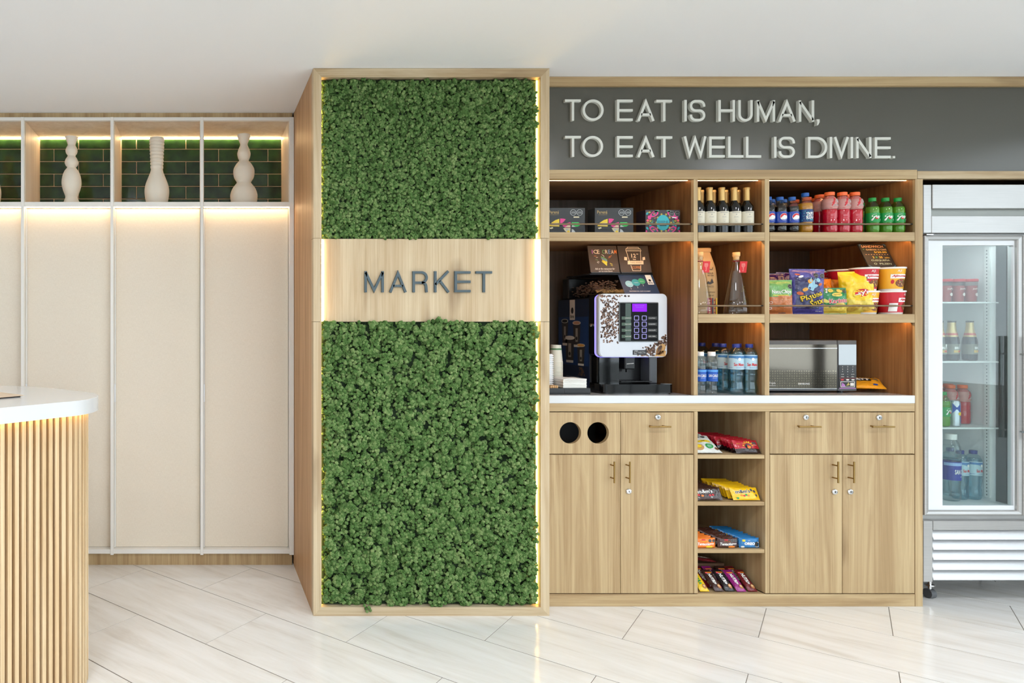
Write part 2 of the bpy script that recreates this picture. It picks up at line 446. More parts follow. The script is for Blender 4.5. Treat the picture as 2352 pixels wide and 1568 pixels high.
def _steel(N, L, b):
    tc = N.new('ShaderNodeTexCoord'); mp = N.new('ShaderNodeMapping'); mp.inputs['Scale'].default_value = (6, 6, 500)
    n = N.new('ShaderNodeTexNoise'); n.inputs['Scale'].default_value = 1; n.inputs['Detail'].default_value = 3
    L.new(tc.outputs['Object'], mp.inputs['Vector']); L.new(mp.outputs[0], n.inputs['Vector'])
    rp = N.new('ShaderNodeValToRGB'); e = rp.color_ramp.elements
    e[0].position = .3; e[0].color = lin(174, 172, 169); e[1].position = .7; e[1].color = lin(184, 182, 179)
    L.new(n.outputs['Fac'], rp.inputs[0]); L.new(rp.outputs[0], b.inputs['Base Color'])
    b.inputs['Metallic'].default_value = .7; b.inputs['Roughness'].default_value = .34
STEEL = tex_mat('brushed_steel', _steel)

mb = MB().box(RX0 - .2, RX1 + .2, RY0 - .2, RY1 + .2, -.12, -.0012)
floor = struct('floor', mb, GROUT, 'pale streaked stone-look floor of diagonal rectangular tiles', 'floor')
TW, TL, g, g2 = .3975, .803, .0026, .0052
ang = math.radians(-43.3)
du = Vector((math.cos(ang), math.sin(ang))); dv = Vector((-du.y, du.x))
tile_me = mesh(MB().box(-TL / 2 + g / 2, TL / 2 - g / 2, -TW / 2 + g2 / 2, TW / 2 - g2 / 2, -.0062, 0, .0004), FLOOR)
J0 = Vector((.289, 3.022))                                  # a corner where two joints meet
for r in range(-16, 17):
    for c in range(-10, 11):
        p = J0 + du * ((c + .5) * TL + (TL / 2 if r % 2 == 0 else 0)) + dv * ((r + .5) * TW)
        if RX0 - .45 < p.x < RX1 + .45 and RY0 - .3 < p.y < RY1 + .3:
            if p.y < -.9 and p.x < 4.2 and p.y < -2.2: pass
            o = obj('tile', tile_me, None, floor); o.location = (p.x, p.y, 0); o.rotation_euler = (0, 0, ang)
ceiling = struct('ceiling', MB().box(RX0 - .2, RX1 + .2, RY0 - .2, RY1 + .2, H, H + .12), CEIL, 'smooth off-white painted ceiling', 'ceiling')
struct('wall_back', MB().box(RX0 - .2, RX1 + .2, RY1, RY1 + .15, 0, H), PLASTER, 'plain plaster wall behind the cabinets and the shelving', 'wall')
struct('wall_left', MB().box(RX0 - .15, RX0, RY0, RY1, 0, H), PLASTER, 'plain plaster wall at the far end of the reception desk', 'wall')
def holed_wall(name, along, c0, c1, a0, a1, w, label):
    m = MB()
    def bx(u0, u1, z0, z1):
        if along == 'x': m.box(u0, u1, c0, c1, z0, z1)
        else: m.box(c0, c1, u0, u1, z0, z1)
    bx(a0, w[0], 0, H); bx(w[1], a1, 0, H); bx(w[0], w[1], 0, w[2]); bx(w[0], w[1], w[3], H)
    return struct(name, m, PLASTER, label, 'wall')
holed_wall('wall_front', 'x', RY0 - .15, RY0, RX0, RX1, WIN_F, 'plaster wall facing the shelving, with a wide window')
holed_wall('wall_right', 'y', RX1, RX1 + .15, RY0, RY1, WIN_R, 'plaster wall on the far side of the refrigerator, with a wide window')
FRAMEM = plain('window_frame_grey', lin(70, 72, 74), .4)
WGLASS = clear('window_glass', (.96, .98, .97, 1), .3, .0)
def window(name, along, c, w, n, label):
    m = MB(); t = .05
    def bx(mm, u0, u1, z0, z1, d=.03):
        if along == 'x': mm.box(u0, u1, c - d, c + d, z0, z1, .003)
        else: mm.box(c - d, c + d, u0, u1, z0, z1, .003)
    bx(m, w[0], w[1], w[2], w[2] + t); bx(m, w[0], w[1], w[3] - t, w[3]); bx(m, w[0], w[0] + t, w[2], w[3]); bx(m, w[1] - t, w[1], w[2], w[3])
    st = (w[1] - w[0]) / n
    for i in range(1, n): bx(m, w[0] + i * st - t / 2, w[0] + i * st + t / 2, w[2] + t, w[3] - t)
    o = struct(name, m, FRAMEM, label, 'window')
    for i in range(n):
        q = MB(); bx(q, w[0] + i * st + t / 2, w[0] + (i + 1) * st - t / 2, w[2] + t, w[3] - t, .004); obj('pane', q, WGLASS, o)
window('window_1', 'x', RY0 - .06, WIN_F, 4, 'wide grey-framed window facing the shelving')
window('window_2', 'y', RX1 + .06, WIN_R, 4, 'wide grey-framed window in the wall beyond the refrigerator')

struct('ground_outside', MB().box(RX0 - 14, RX1 + 14, RY0 - 16, RY1 + 4, -.3, -.13), plain('grey_pavement', lin(140, 140, 136), .9, bump=.1, bscale=6), 'grey pavement outside the windows', 'ground')
# round ceiling lamps over the open floor
DOWN = glow('lamp_lens', (.965, .995, 1.07, 1), LAMP)
def downlight(x, y, label):
    t = thing('ceiling_lamp', label, 'lamp', (x, y, H), 0, 'round ceiling lamps')
    obj('trim_ring', MB().lathe([(.15, -.004), (.155, -.012), (.172, -.009), (.175, 0)], 32, cap=False), LAM, t, 40)
    obj('lens', MB().lathe([(.15, -.0041), (0, -.004)], 32, cap=False), DOWN, t)
for j, y in enumerate((1.3, -.7)):
    for i, x in enumerate((-2.2, -.7, .8, 2.3, 3.8)):
        downlight(x, y, 'round flush ceiling lamp in the row nearer the %s, %s from the reception desk' % (('shelving', 'window')[j], ORD[i]))

# ================================================================== LEFT: TALL CABINETS WITH NICHES
YC, YD, YB = 3.613, 3.655, 3.964
PX = [-1.4275, -.9540, -.4804, -.0046, .4677]; PW = .0165
zs0, zs1, zt = 1.903, 1.928, 2.359
LEDN = glow('led_niche', (1.0, .66, .34, 1), 42.0)
LEDD = glow('led_door_wash', (1.0, .66, .34, 1), 24.0)
joints = [(-.8544 - .0, -.7113), (-.8544, -.7113), (-.2317, -.3749), (.1011, .2443)]
def cabinet(i, label):
    x0, x1 = PX[i] + PW, PX[i + 1]
    t = thing('tall_cabinet', label, 'cabinet', ((x0 + x1) / 2, YC, 0), 0, 'tall pale cabinets with lit niches')
    w = lambda n, m, mt, p=t, s=0: obj(n, m, mt, p, s, True)
    w('post', MB().box(PX[i], PX[i] + PW, YC, YB + .01, .059, 2.3765, .001), LAM)
    if i == 3: w('post', MB().box(x1, .4912, YC, YB + .01, .059, 2.3765, .001), LAM)
    w('top_rail', MB().box(x0, x1, YC + .003, YC + .025, zt, 2.3765, .001), LAM)
    w('niche_top', MB().box(x0, x1, YC + .025, YB, zt, zt + .012), NICHE)
    w('niche_side', MB().box(x0, x0 + .003, YC + .02, YB, zs1, zt), NICHE)
    w('niche_side', MB().box(x1 - .003, x1, YC + .02, YB, zs1, zt), NICHE)
    w('niche_shelf', MB().box(x0, x1, YC + .004, YB, zs0, zs1, .001), LAM)
    w('led_strip', MB().box(x0 + .004, x1 - .004, YB - .018, YB - .008, zt - .005, zt - .0005), LEDN)
    w('led_strip', MB().box(x0 + .004, x1 - .004, YC + .012, YC + .020, zs0 - .0045, zs0 - .0003), LEDD)
    w('bottom_rail', MB().box(x0, x1, YC + .004, YD + .02, .0643, .0873, .001), LAM)
    w('plinth', MB().box(PX[i], x1 + (PW if i == 3 else 0), YC + .02, YC + .04, .0, .0643), W_V)
    w('top_trim', MB().box(PX[i], x1 + (PW if i == 3 else 0), YC + .012, YC + .04, 2.3765, H - .0005), W_V)
    d = w('door', MB().box(x0 + .008, x1 - .002, YD, YD + .02, .0885, zs0 - .006, .001), FABRIC)
    w('edge_strip', MB().box(x0 + .001, x0 + .0075, YD - .003, YD + .02, .0885, zs0 - .006), LAM, d)
    w('pull', MB().box(x0 + .0005, x0 + .0085, YD - .014, YD - .003, Z(923, 3.64), Z(882, 3.64), .001), plain('white_pull', lin(240, 242, 244), .3), d)
    w('carcass_back', MB().box(x0, x1, YD + .022, YD + .03, .0873, zs0), LAM)
    tp = w('tile_panel', MB().box(x0, x1, YB + .0005, YB + .012, zs0, zt + .012), TGROUT)
    for r in range(-1, 7):
        zz1 = 2.2965 - (r - 0) * .0722 + .0722 - .0722 * 0
        zz0 = zz1 - .0722
        odd = (r % 2 == 0)
        jx = joints[i][1] if odd else joints[i][0]
        if i == 0: jx -= .4735
        if i == 2: jx = joints[2][1] if odd else joints[2][0]
        if i == 3: jx = joints[3][1] if odd else joints[3][0]
        k = -3
        while k < 4:
            a, b = max(jx + k * .2864 + .0022, x0 + .001), min(jx + (k + 1) * .2864 - .0022, x1 - .001)
            c, d2 = max(zz0 + .0022, zs0), min(zz1 - .0022, zt + .01)
            if b - a > .006 and d2 - c > .006:
                cx, cz = (a + b) / 2, (c + d2) / 2
                o = obj('tile', MB().box(a - cx, b - cx, -.005, .005, c - cz, d2 - cz, .0022), GTILE, tp)
                o.location = Vector((cx, YB + .001, cz)) - origin(tp)
            k += 1
    return t
for i, lb in enumerate(['tall beige cabinet behind the reception desk, at the edge of the view',
                        'tall beige cabinet whose niche holds the slim hourglass vase',
                        'tall beige cabinet whose niche holds the ribbed-neck vase',
                        'tall beige cabinet beside the moss column, its niche holding the gourd vase']):
    cabinet(i, lb)

CERAMIC = plain('bisque_ceramic', lin(242, 234, 218), .75, bump=.12, bscale=400)
def vase(czoom, prof, label, Yv=3.76):
    s = FPX / Yv; k = 1 / (3.2667 * s)
    pts = []
    for yz, hw in prof: pts.append((hw * k, EYE + (VPY - (yz / 3.2667 + 240)) / s))
    pts.sort(key=lambda p: p[1])
    # smooth with Catmull-Rom
    sm = []
    for a in range(len(pts) - 1):
        p0, p1, p2, p3 = pts[max(a - 1, 0)], pts[a], pts[a + 1], pts[min(a + 2, len(pts) - 1)]
        for q in range(5):
            u = q / 5
            f = lambda i_: .5 * (2 * p1[i_] + (p2[i_] - p0[i_]) * u + (2 * p0[i_] - 5 * p1[i_] + 4 * p2[i_] - p3[i_]) * u * u + (3 * p1[i_] - p0[i_] - 3 * p2[i_] + p3[i_]) * u ** 3)
            sm.append((max(f(0), .004), f(1)))
    sm.append(pts[-1])
    zb = sm[0][1]; sc_ = (sm[-1][1] - zs1) / (sm[-1][1] - zb)
    top = sm[-1][1]
    sm = [(r, top - (top - z) * sc_ - zs1) for r, z in sm]
    rt, ztop = sm[-1]
    sm += [(rt - .004, ztop + .0005), (rt - .006, ztop - .01), (max(rt * .45, .006), ztop - .05)]
    o = obj('vase', MB().lathe(sm, 40, cap=True), CERAMIC, None, 60)
    o.location = (X(czoom / 3.2667, Yv), Yv, zs1)
    tag(o, label, 'vase', 'bisque vases in the niches')
vase(537, [(245, 50), (272, 39), (304, 29), (325, 39), (346, 45), (368, 40), (386, 29), (410, 43), (436, 51), (458, 44), (474, 33), (500, 52), (540, 68), (592, 74), (640, 65), (690, 47), (715, 52), (740, 62), (766, 70)],
     'slim off-white vase of stacked bulbs with a flared foot')
rib = []
for k in range(9):
    y = 258 + k * 25; w_ = 57 - k * 1.05
    rib += [(y, w_ - 6), (y + 6, w_ - .5), (y + 13, w_), (y + 19, w_ - .5)]
vase(1177, [(252, 55)] + rib + [(486, 45), (510, 50), (550, 66), (600, 85), (645, 93), (690, 90), (735, 81), (764, 72)],
     'off-white vase with a tall ribbed neck over a pear body')
vase(1830, [(228, 50), (246, 48), (275, 36), (302, 28), (335, 41), (370, 50), (402, 44), (422, 37), (445, 56), (480, 76), (515, 80), (550, 73), (583, 54), (600, 64), (630, 86), (670, 101), (700, 102), (735, 97), (764, 88)],
     'off-white gourd vase of three swelling bulbs with a flared lip')
vase(-87, [(260, 50), (300, 40), (340, 46), (400, 40), (470, 46), (540, 66), (600, 84), (645, 93), (690, 92), (735, 84), (764, 74)],
     'off-white vase mostly cut off by the edge of the view')

# ================================================================== MOSS COLUMN WITH THE MARKET SIGN
YM = 2.994
mx0, mx1 = .4926, 1.5275
fi0, fi1 = X(738.5, YM), X(1242, YM)                      # inner edges of the frame
zj0, zj1 = Z(738.5, YM), Z(547, YM)
zfb, zft = Z(1394, YM), Z(177, YM)
mc = thing('moss_column', 'pale oak column framing two green moss panels around the MARKET sign', 'column', ((mx0 + mx1) / 2, YM, 0))
mc['kind'] = 'thing'
w = lambda n, m, mt, p=mc, s=0, **k: obj(n, m, mt, p, s, True, **k)
FD = .05
for (a, b) in ((0, zj0 - .0008), (zj0 + .0008, zj1 - .0008), (zj1 + .0008, H - .0005)):
    w('frame_post', MB().prism([(mx0, a if a > 0 else 0), (fi0, a if a > 0 else zfb), (fi0, b if b < 2.3 else zft), (mx0, b)], YM, YM + FD), P_V)
    w('frame_post', MB().prism([(fi1, a if a > 0 else zfb), (mx1, a if a > 0 else 0), (mx1, b), (fi1, b if b < 2.3 else zft)], YM, YM + FD), P_V)
w('frame_rail', MB().prism([(mx0 + .0004, 0), (mx1 - .0004, 0), (fi1, zfb - .0004), (fi0, zfb - .0004)], YM + .0003, YM + FD), P_H)
w('frame_rail', MB().prism([(fi0, zft + .0004), (fi1, zft + .0004), (mx1 - .0004, H - .001), (mx0 + .0004, H - .001)], YM + .0003, YM + FD), P_H)
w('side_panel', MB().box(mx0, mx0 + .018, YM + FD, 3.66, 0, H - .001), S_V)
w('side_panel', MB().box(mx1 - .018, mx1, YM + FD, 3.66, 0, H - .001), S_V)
YP = YM + .021
mp_ = w('sign_panel', MB().box(fi0 - .004, fi1 + .004, YP, YP + .018, zj0, zj1), P_V, label='pale oak sign panel between the moss panels')
MFELT = plain('moss_felt', lin(30, 48, 24), .95)
w('backing_panel', MB().box(fi0 - .004, fi1 + .004, YM + .036, YM + .045, zfb, zj0), MFELT)
w('backing_panel', MB().box(fi0 - .004, fi1 + .004, YM + .036, YM + .045, zj1, zft), MFELT)
LEDM = glow('led_moss_edge', (1.0, .62, .16, 1), 24.0)
LEDM2 = glow('led_sign_edge', (1.0, .70, .34, 1), 40.0)
for xs in ((fi0 + .0005, fi0 + .0045), (fi1 - .0045, fi1 - .0005)):
    for (a, b, y) in ((zfb, zj0, YM + .030), (zj0, zj1, YP - .004), (zj1, zft, YM + .030)):
        ext = .006 if a == zj0 else 0
        w('led_strip', MB().box(xs[0] - (ext if xs[0] > 1 else 0), xs[1] + (ext if xs[0] < 1 else 0), y, y + .0035, a + .004, b - .004), LEDM2 if ext else LEDM)
SLATE = plain('slate_letter', lin(74, 90, 96), .5)
OFFW = plain('off_white_letter', lin(214, 214, 204), .55)

def letter_mb(ch, x0, x1, z0, z1, t, y0, y1):
    m = MB(); wd = x1 - x0; h = z1 - z0; a, b = x0 + t / 2, x1 - t / 2; c, d = z0 + t / 2, z1 - t / 2; cx = (x0 + x1) / 2
    S = lambda pts, cl=False: m.stroke(pts, t, y0, y1, cl)
    def arc(cx_, cz_, rx, rz, a0, a1, n=14): return [(cx_ + rx * math.cos(math.radians(a0 + (a1 - a0) * i / n)), cz_ + rz * math.sin(math.radians(a0 + (a1 - a0) * i / n))) for i in range(n + 1)]
    if ch == 'T': S([(x0, d), (x1, d)]); S([(cx, d - t / 2), (cx, z0)])
    elif ch == 'I': S([(cx, z0), (cx, z1)])
    elif ch == 'L': S([(a, z1), (a, c), (x1, c)])
    elif ch == 'E': S([(x1, d), (a, d), (a, c), (x1, c)]); S([(a + t / 2, (z0 + z1) / 2), (x1, (z0 + z1) / 2)])
    elif ch == 'A':
        S([(x0 + t * .45, z0), (cx, z1 - t * .9), (x1 - t * .45, z0)])
        zz = z0 + h * .3; S([(x0 + wd * .22, zz), (x1 - wd * .22, zz)])
    elif ch == 'V': S([(x0 + t * .45, z1), (cx, z0 + t * .9), (x1 - t * .45, z1)])
    elif ch == 'W':
        q = wd / 4; S([(x0 + t * .45, z1), (x0 + q * 1.02, z0 + t * .9), (cx, z1 - t * .9), (x1 - q * 1.02, z0 + t * .9), (x1 - t * .45, z1)])
    elif ch == 'M': S([(a, z0), (a, z1)]); S([(b, z0), (b, z1)]); S([(a, z1 - t * .5), (cx, z0 + t * .9), (b, z1 - t * .5)])
    elif ch == 'N': S([(a, z0), (a, z1)]); S([(b, z0), (b, z1)]); S([(a, z1 - t * .6), (b, z0 + t * .6)])
    elif ch == 'H': S([(a, z0), (a, z1)]); S([(b, z0), (b, z1)]); S([(a + t / 2, (z0 + z1) / 2 + h * .01), (b - t / 2, (z0 + z1) / 2 + h * .01)])
    elif ch == 'K':
        S([(a, z0), (a, z1)]); S([(a, z0 + h * .36), (x1 - t * .4, z1)]); S([(a + wd * .30, z0 + h * .55), (x1 - t * .3, z0)])
    elif ch == 'O': S(arc(cx, (z0 + z1) / 2, wd / 2 - t / 2, h / 2 - t / 2, 0, 360, 40)[:-1], True)
    elif ch == 'U':
        r = (b - a) / 2; S([(a, z1)] + arc(cx, z0 + t / 2 + r, r, r, 180, 360, 18) + [(b, z1)])
    elif ch == 'D':
        r = (d - c) / 2; q = min(r, (b - a) * .9); S([(a, c), (a, d), (b - q, d)] + arc(b - q, (c + d) / 2, q, r, 88, -88, 20) + [(b - q, c)], True)
    elif ch == 'R':
        rz = h * .245; zc = d - rz; S([(a, z0), (a, z1 - t / 2), (b - rz, d)] + arc(b - rz - .0 * t, zc, rz, rz, 85, -90, 12) + [(a + t / 2, d - 2 * rz)])
        S([(b - rz, d - 2 * rz)] + arc(b - rz * .75 - t * .1, d - 2 * rz - rz * .7, rz * .7, rz * .7, 80, 0, 8) + [(b, z0)])
    elif ch == 'S':
        r = (d - c) / 4; rx = min(r, (b - a) / 2); zt_ = d - r; zb_ = c + r
        S([(b, zt_ - r * .15)] + arc(b - rx, zt_, rx, r, 0, 90, 8) + arc(a + rx, zt_, rx, r, 90, 270, 14) + arc(b - rx, zb_, rx, r, 90, -90, 14) + arc(a + rx, zb_, rx, r, 270, 180, 8) + [(a, zb_ + r * .15)])
    elif ch == ',': m.prism([(x0, z0 + t), (x0 + .3 * wd, z0 - t * .1), (x0 + wd * .15, z0 - t * 1.6), (x0 + wd * .55, z0 - t * 1.3), (x1, z0 - t * .2), (x1, z0 + t)][::1], y0, y1)
    elif ch == '.': m.box(x0, x1, y0, y1, z0, z0 + (x1 - x0))
    return m
yl = YP - .010
for ch, a, b in (('M', 588, 765), ('A', 815, 975), ('R', 1028, 1168), ('K', 1226, 1365), ('E', 1413, 1560), ('T', 1607, 1757)):
    w('letter', letter_mb(ch, X(a / 3.9864 + 690, yl), X(b / 3.9864 + 690, yl), Z(671, yl), Z(622.5, yl), .0105, yl, YP), SLATE, mp_)

# moss: cushions scattered in one mass, grown by geometry nodes from a cloud of points
def _moss(N, L, b):
    oi = N.new('ShaderNodeObjectInfo'); ge = N.new('ShaderNodeNewGeometry')
    n = N.new('ShaderNodeTexNoise'); n.inputs['Scale'].default_value = 14; n.inputs['Detail'].default_value = 4; n.inputs['Roughness'].default_value = .7; L.new(ge.outputs['Position'], n.inputs['Vector'])
    n2 = N.new('ShaderNodeTexNoise'); n2.inputs['Scale'].default_value = 260; n2.inputs['Detail'].default_value = 2; L.new(ge.outputs['Position'], n2.inputs['Vector'])
    a1 = N.new('ShaderNodeMath'); a1.operation = 'MULTIPLY_ADD'; a1.inputs[1].default_value = .35; L.new(oi.outputs['Random'], a1.inputs[0])
    s1 = N.new('ShaderNodeMath'); s1.operation = 'MULTIPLY'; s1.inputs[1].default_value = .5; L.new(n.outputs['Fac'], s1.inputs[0]); L.new(s1.outputs[0], a1.inputs[2])
    a2 = N.new('ShaderNodeMath'); a2.operation = 'MULTIPLY_ADD'; a2.inputs[1].default_value = .5; L.new(n2.outputs['Fac'], a2.inputs[0]); L.new(a1.outputs[0], a2.inputs[2])
    rp = N.new('ShaderNodeValToRGB'); e = rp.color_ramp.elements
    e[0].position = .36; e[0].color = lin(52, 80, 38); e[1].position = 1.0; e[1].color = lin(160, 178, 120)
    k = e.new(.66); k.color = lin(96, 130, 72)
    L.new(a2.outputs[0], rp.inputs[0]); L.new(rp.outputs[0], b.inputs['Base Color'])
    b.inputs['Roughness'].default_value = .95; b.inputs['Specular IOR Level'].default_value = .1
MOSS = tex_mat('preserved_moss', _moss)
def moss_tree():
    nt = bpy.data.node_groups.new('moss_growth', 'GeometryNodeTree')
    nt.interface.new_socket('Geometry', in_out='INPUT', socket_type='NodeSocketGeometry')
    nt.interface.new_socket('Geometry', in_out='OUTPUT', socket_type='NodeSocketGeometry')
    N, L = nt.nodes, nt.links
    gi = N.new('NodeGroupInput'); go = N.new('NodeGroupOutput')
    jn = N.new('GeometryNodeJoinGeometry')
    for k in range(5):
        ico = N.new('GeometryNodeMeshIcoSphere'); ico.inputs['Radius'].default_value = 1; ico.inputs['Subdivisions'].default_value = 4
        sp = N.new('GeometryNodeSetPosition'); nn = N.new('GeometryNodeInputNormal')
        vo = N.new('ShaderNodeTexVoronoi'); vo.voronoi_dimensions = '4D'; vo.feature = 'F1'; vo.inputs['Scale'].default_value = 2.1; vo.inputs['W'].default_value = 3.7 * k
        no = N.new('ShaderNodeTexNoise'); no.noise_dimensions = '4D'; no.inputs['Scale'].default_value = 8; no.inputs['Detail'].default_value = 3; no.inputs['W'].default_value = 9.1 * k
        no.inputs['Roughness'].default_value = .7
        m1 = N.new('ShaderNodeMath'); m1.operation = 'MULTIPLY_ADD'; m1.inputs[1].default_value = -.75; m1.inputs[2].default_value = .12
        m2 = N.new('ShaderNodeMath'); m2.operation = 'MULTIPLY_ADD'; m2.inputs[1].default_value = .75
        L.new(vo.outputs['Distance'], m1.inputs[0]); L.new(no.outputs['Fac'], m2.inputs[0]); L.new(m1.outputs[0], m2.inputs[2])
        sc_ = N.new('ShaderNodeVectorMath'); sc_.operation = 'SCALE'
        L.new(nn.outputs[0], sc_.inputs[0]); L.new(m2.outputs[0], sc_.inputs['Scale'])
        L.new(ico.outputs['Mesh'], sp.inputs['Geometry']); L.new(sc_.outputs[0], sp.inputs['Offset'])
        sm = N.new('GeometryNodeSetMaterial'); sm.inputs['Material'].default_value = MOSS
        L.new(sp.outputs[0], sm.inputs['Geometry'])
        g2 = N.new('GeometryNodeGeometryToInstance'); L.new(sm.outputs[0], g2.inputs[0]); L.new(g2.outputs[0], jn.inputs[0])
    ip = N.new('GeometryNodeInstanceOnPoints'); ip.inputs['Pick Instance'].default_value = True
    na = N.new('GeometryNodeInputNamedAttribute'); na.data_type = 'FLOAT'; na.inputs['Name'].default_value = 'size'
    ri = N.new('FunctionNodeRandomValue'); ri.data_type = 'INT'; ri.inputs[4].default_value = 0; ri.inputs[5].default_value = 4
    rv = N.new('FunctionNodeRandomValue'); rv.data_type = 'FLOAT_VECTOR'; rv.inputs[0].default_value = (0, 0, 0); rv.inputs[1].default_value = (6.28, 6.28, 6.28)
    L.new(gi.outputs[0], ip.inputs['Points']); L.new(jn.outputs[0], ip.inputs['Instance'])
    L.new(ri.outputs[2], ip.inputs['Instance Index']); L.new(rv.outputs[0], ip.inputs['Rotation']); L.new(na.outputs[0], ip.inputs['Scale'])
    L.new(ip.outputs[0], go.inputs[0])
    return nt
MTREE = moss_tree()
def moss(x0, x1, z0, z1, label, seed, pitch, rad, size, npt, extra=()):
    rnd = random.Random(seed); pts = []; sizes = []
    nx = int((x1 - x0) / pitch); nz = int((z1 - z0) / (pitch * 1.12))
    for i in range(nx):                                     # a thin ground layer
        for j in range(nz):
            for q in range(9):
                pts.append((x0 + (i + rnd.random()) * (x1 - x0) / nx, YM + .031 + rnd.random() * .006, z0 + (j + rnd.random()) * (z1 - z0) / nz)); sizes.append(size * rnd.uniform(.7, 1.1))
    for i in range(nx):
        for j in range(nz):                                 # cushions, each a ball of small tufts
            cx = x0 + (i + .5 + rnd.uniform(-.42, .42) + (.25 if j % 2 else -.25)) * (x1 - x0) / nx; cz = z0 + (j + .5 + rnd.uniform(-.42, .42)) * (z1 - z0) / nz
            r = rad * rnd.choice((.55, .75, .95, 1.1, 1.35)) * rnd.uniform(.9, 1.1)
            cx = min(max(cx, x0 + r * .55), x1 - r * .55); cz = min(max(cz, z0 + r * .7), z1 - r * .6)
            dep = mnoise.noise((cx * 11, cz * 8, seed)) * .009 + rnd.uniform(-.008, .008)
            cy = YM + .026 + dep
            for q in range(npt):
                t = rnd.uniform(0, 2 * PI); u = math.sqrt(rnd.random()) * 1.0
                px_, pz_ = u * math.cos(t), u * math.sin(t)
                d = math.sqrt(max(0, 1 - u * u))
                x, z = cx + px_ * r, cz + pz_ * r * 1.22
                y = cy - d * r * .95 + rnd.uniform(0, .002)
                jx = mnoise.noise((z * 30, x, seed)) * .006
                if x < x0 + jx or x > x1 + .004 - abs(jx) * 1.5 or z < z0 - .004 or z > z1 + .002: continue
                pts.append((x, y, z)); sizes.append(size * rnd.uniform(.65, 1.15))
    for (x, y, z, s) in extra: pts.append((x, y, z)); sizes.append(s)
    d = origin(mc); m = bpy.data.meshes.new('mesh')
    m.from_pydata([(a - d.x, b - d.y, c - d.z) for a, b, c in pts], [], [])
    at = m.attributes.new('size', 'FLOAT', 'POINT'); at.data.foreach_set('value', sizes)
    m.materials.append(MOSS)
    o = obj('moss_panel', m, None, mc, label=label, kind='stuff')
    md = o.modifiers.new('growth', 'NODES'); md.node_group = MTREE
    return o
ex = [(X(845 + a, 2.985), 2.985 + b, Z(1394 + c, 2.985), .006) for a, b, c in ((-8, 0, -4), (-4, .004, 4), (2, 0, 0), (6, .003, 8), (-2, .0, 10), (4, .004, 3), (0, .006, -8))]
ex2 = [(X(1010 + a, 2.995), 2.999 + b, Z(741 + c, 2.995), .008) for a, b, c in ((-25, 0, -2), (-14, .004, -4), (-5, 0, -6), (6, .003, -4), (14, .0, -4), (25, .004, 1), (0, .006, -10), (40, 0, -2), (52, 0, -1), (-60, 0, 0), (-150, 0, 1))]
mg = .009
moss(fi0 + mg, fi1 - mg - .003, zj1 + .004, zft - .006, 'dense dark green moss above the sign', 3, .024, .0140, .0054, 14)
moss(fi0 + mg, fi1 - mg - .003, zfb + .004, zj0 - .002, 'dense green moss below the sign', 8, .038, .0240, .0064, 30, ex + ex2)
# ================================================================== FASCIA WITH THE LETTERED QUOTE
YK, YKB = 3.0945, 3.632
ux0, ux1 = 1.5285, X(2120, YK)                              # the shelving from the column to the end panel
fr1 = 4.232                                                 # the rail runs on above the refrigerator
fs = thing('fascia_sign', 'dark grey fascia board with raised white lettering under an oak trim', 'sign', ((ux0 + fr1) / 2, YK, 1.98))
w = lambda n, m, mt, p=fs, s=0, **k: obj(n, m, mt, p, s, True, **k)
DARK = plain('dark_olive_board', lin(84, 82, 73), .22)
YF = YK + .016
w('board', MB().box(ux0, fr1, YF, YF + .02, Z(391, YK), Z(196, YK)), DARK)
w('top_trim', MB().box(ux0, fr1, YK, YF + .02, Z(197.5, YK), H - .0008, .001), W_H)
yl = YF - .0155
def sx_(z, off): return X(off + z / 5.6, yl)
L1 = [('T', 100, 303, 0), ('O', 326, 597, 0), ('E', 768, 972, 0), ('A', 1030, 1252, 0), ('T', 1275, 1478, 0), ('I', 1638, 1664, 0), ('S', 1705, 1905, 0), ('H', 2073, 2287, 0),
      ('U', 90, 275, 1), ('M', 328, 562, 1), ('A', 603, 828, 1), ('N', 868, 1065, 1), (',', 1095, 1135, 1)]
L2 = [('T', 100, 305, 0), ('O', 322, 590, 0), ('E', 768, 972, 0), ('A', 1030, 1252, 0), ('T', 1275, 1480, 0), ('W', 1628, 1920, 0), ('E', 1955, 2157, 0), ('L', 2198, 2397, 0),
      ('L', 188, 384, 1), ('I', 552, 578, 1), ('S', 610, 818, 1), ('D', 985, 1234, 1), ('I', 1268, 1295, 1), ('V', 1320, 1512, 1), ('I', 1538, 1563, 1), ('N', 1606, 1802, 1), ('E', 1845, 2050, 1), ('.', 2077, 2106, 1)]
for row, (ya, yb) in ((L1, (73, 347)), (L2, (542, 812))):
    for ch, a, b, o_ in row:
        off = 1680 if o_ else 1280
        dr = (off + a / 5.6 - 1298) / 600 * 2.6
        w('letter', letter_mb(ch, sx_(a, off), sx_(b, off), Z(215 + yb / 5.6 + dr, yl), Z(215 + ya / 5.6 + dr, yl), .0110, yl, YF), OFFW)

# ================================================================== UPPER SHELVING
su = thing('shelving_unit', 'oak open shelving with lit bays standing above the white counter', 'shelving', ((ux0 + ux1) / 2, YK, 0))
w = lambda n, m, mt, p=su, s=0, **k: obj(n, m, mt, p, s, True, **k)
zc0, zc1 = Z(926, YK), Z(908, YK)                           # counter slab
zr0, zr1 = Z(411, YK), Z(389.5, YK)                         # top rail
bx = [(ux0 + .018, X(1594, YK)), (X(1603.5, YK), X(1757.5, YK)), (X(1768, YK), X(2102, YK))]
w('top_rail', MB().box(ux0, X(2107, YK), YK, YK + .03, zr0, zr1, .001), W_H)
w('top_rail', MB().box(X(2107, YK) + .0015, fr1, YK, YK + .03, Z(410, YK), Z(392.5, YK), .001), P_H)
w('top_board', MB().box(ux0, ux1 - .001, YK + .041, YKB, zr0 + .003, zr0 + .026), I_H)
w('side_panel', MB().box(ux0, bx[0][0], YK + .001, YKB, zc1, zr0 + .003), I_V)
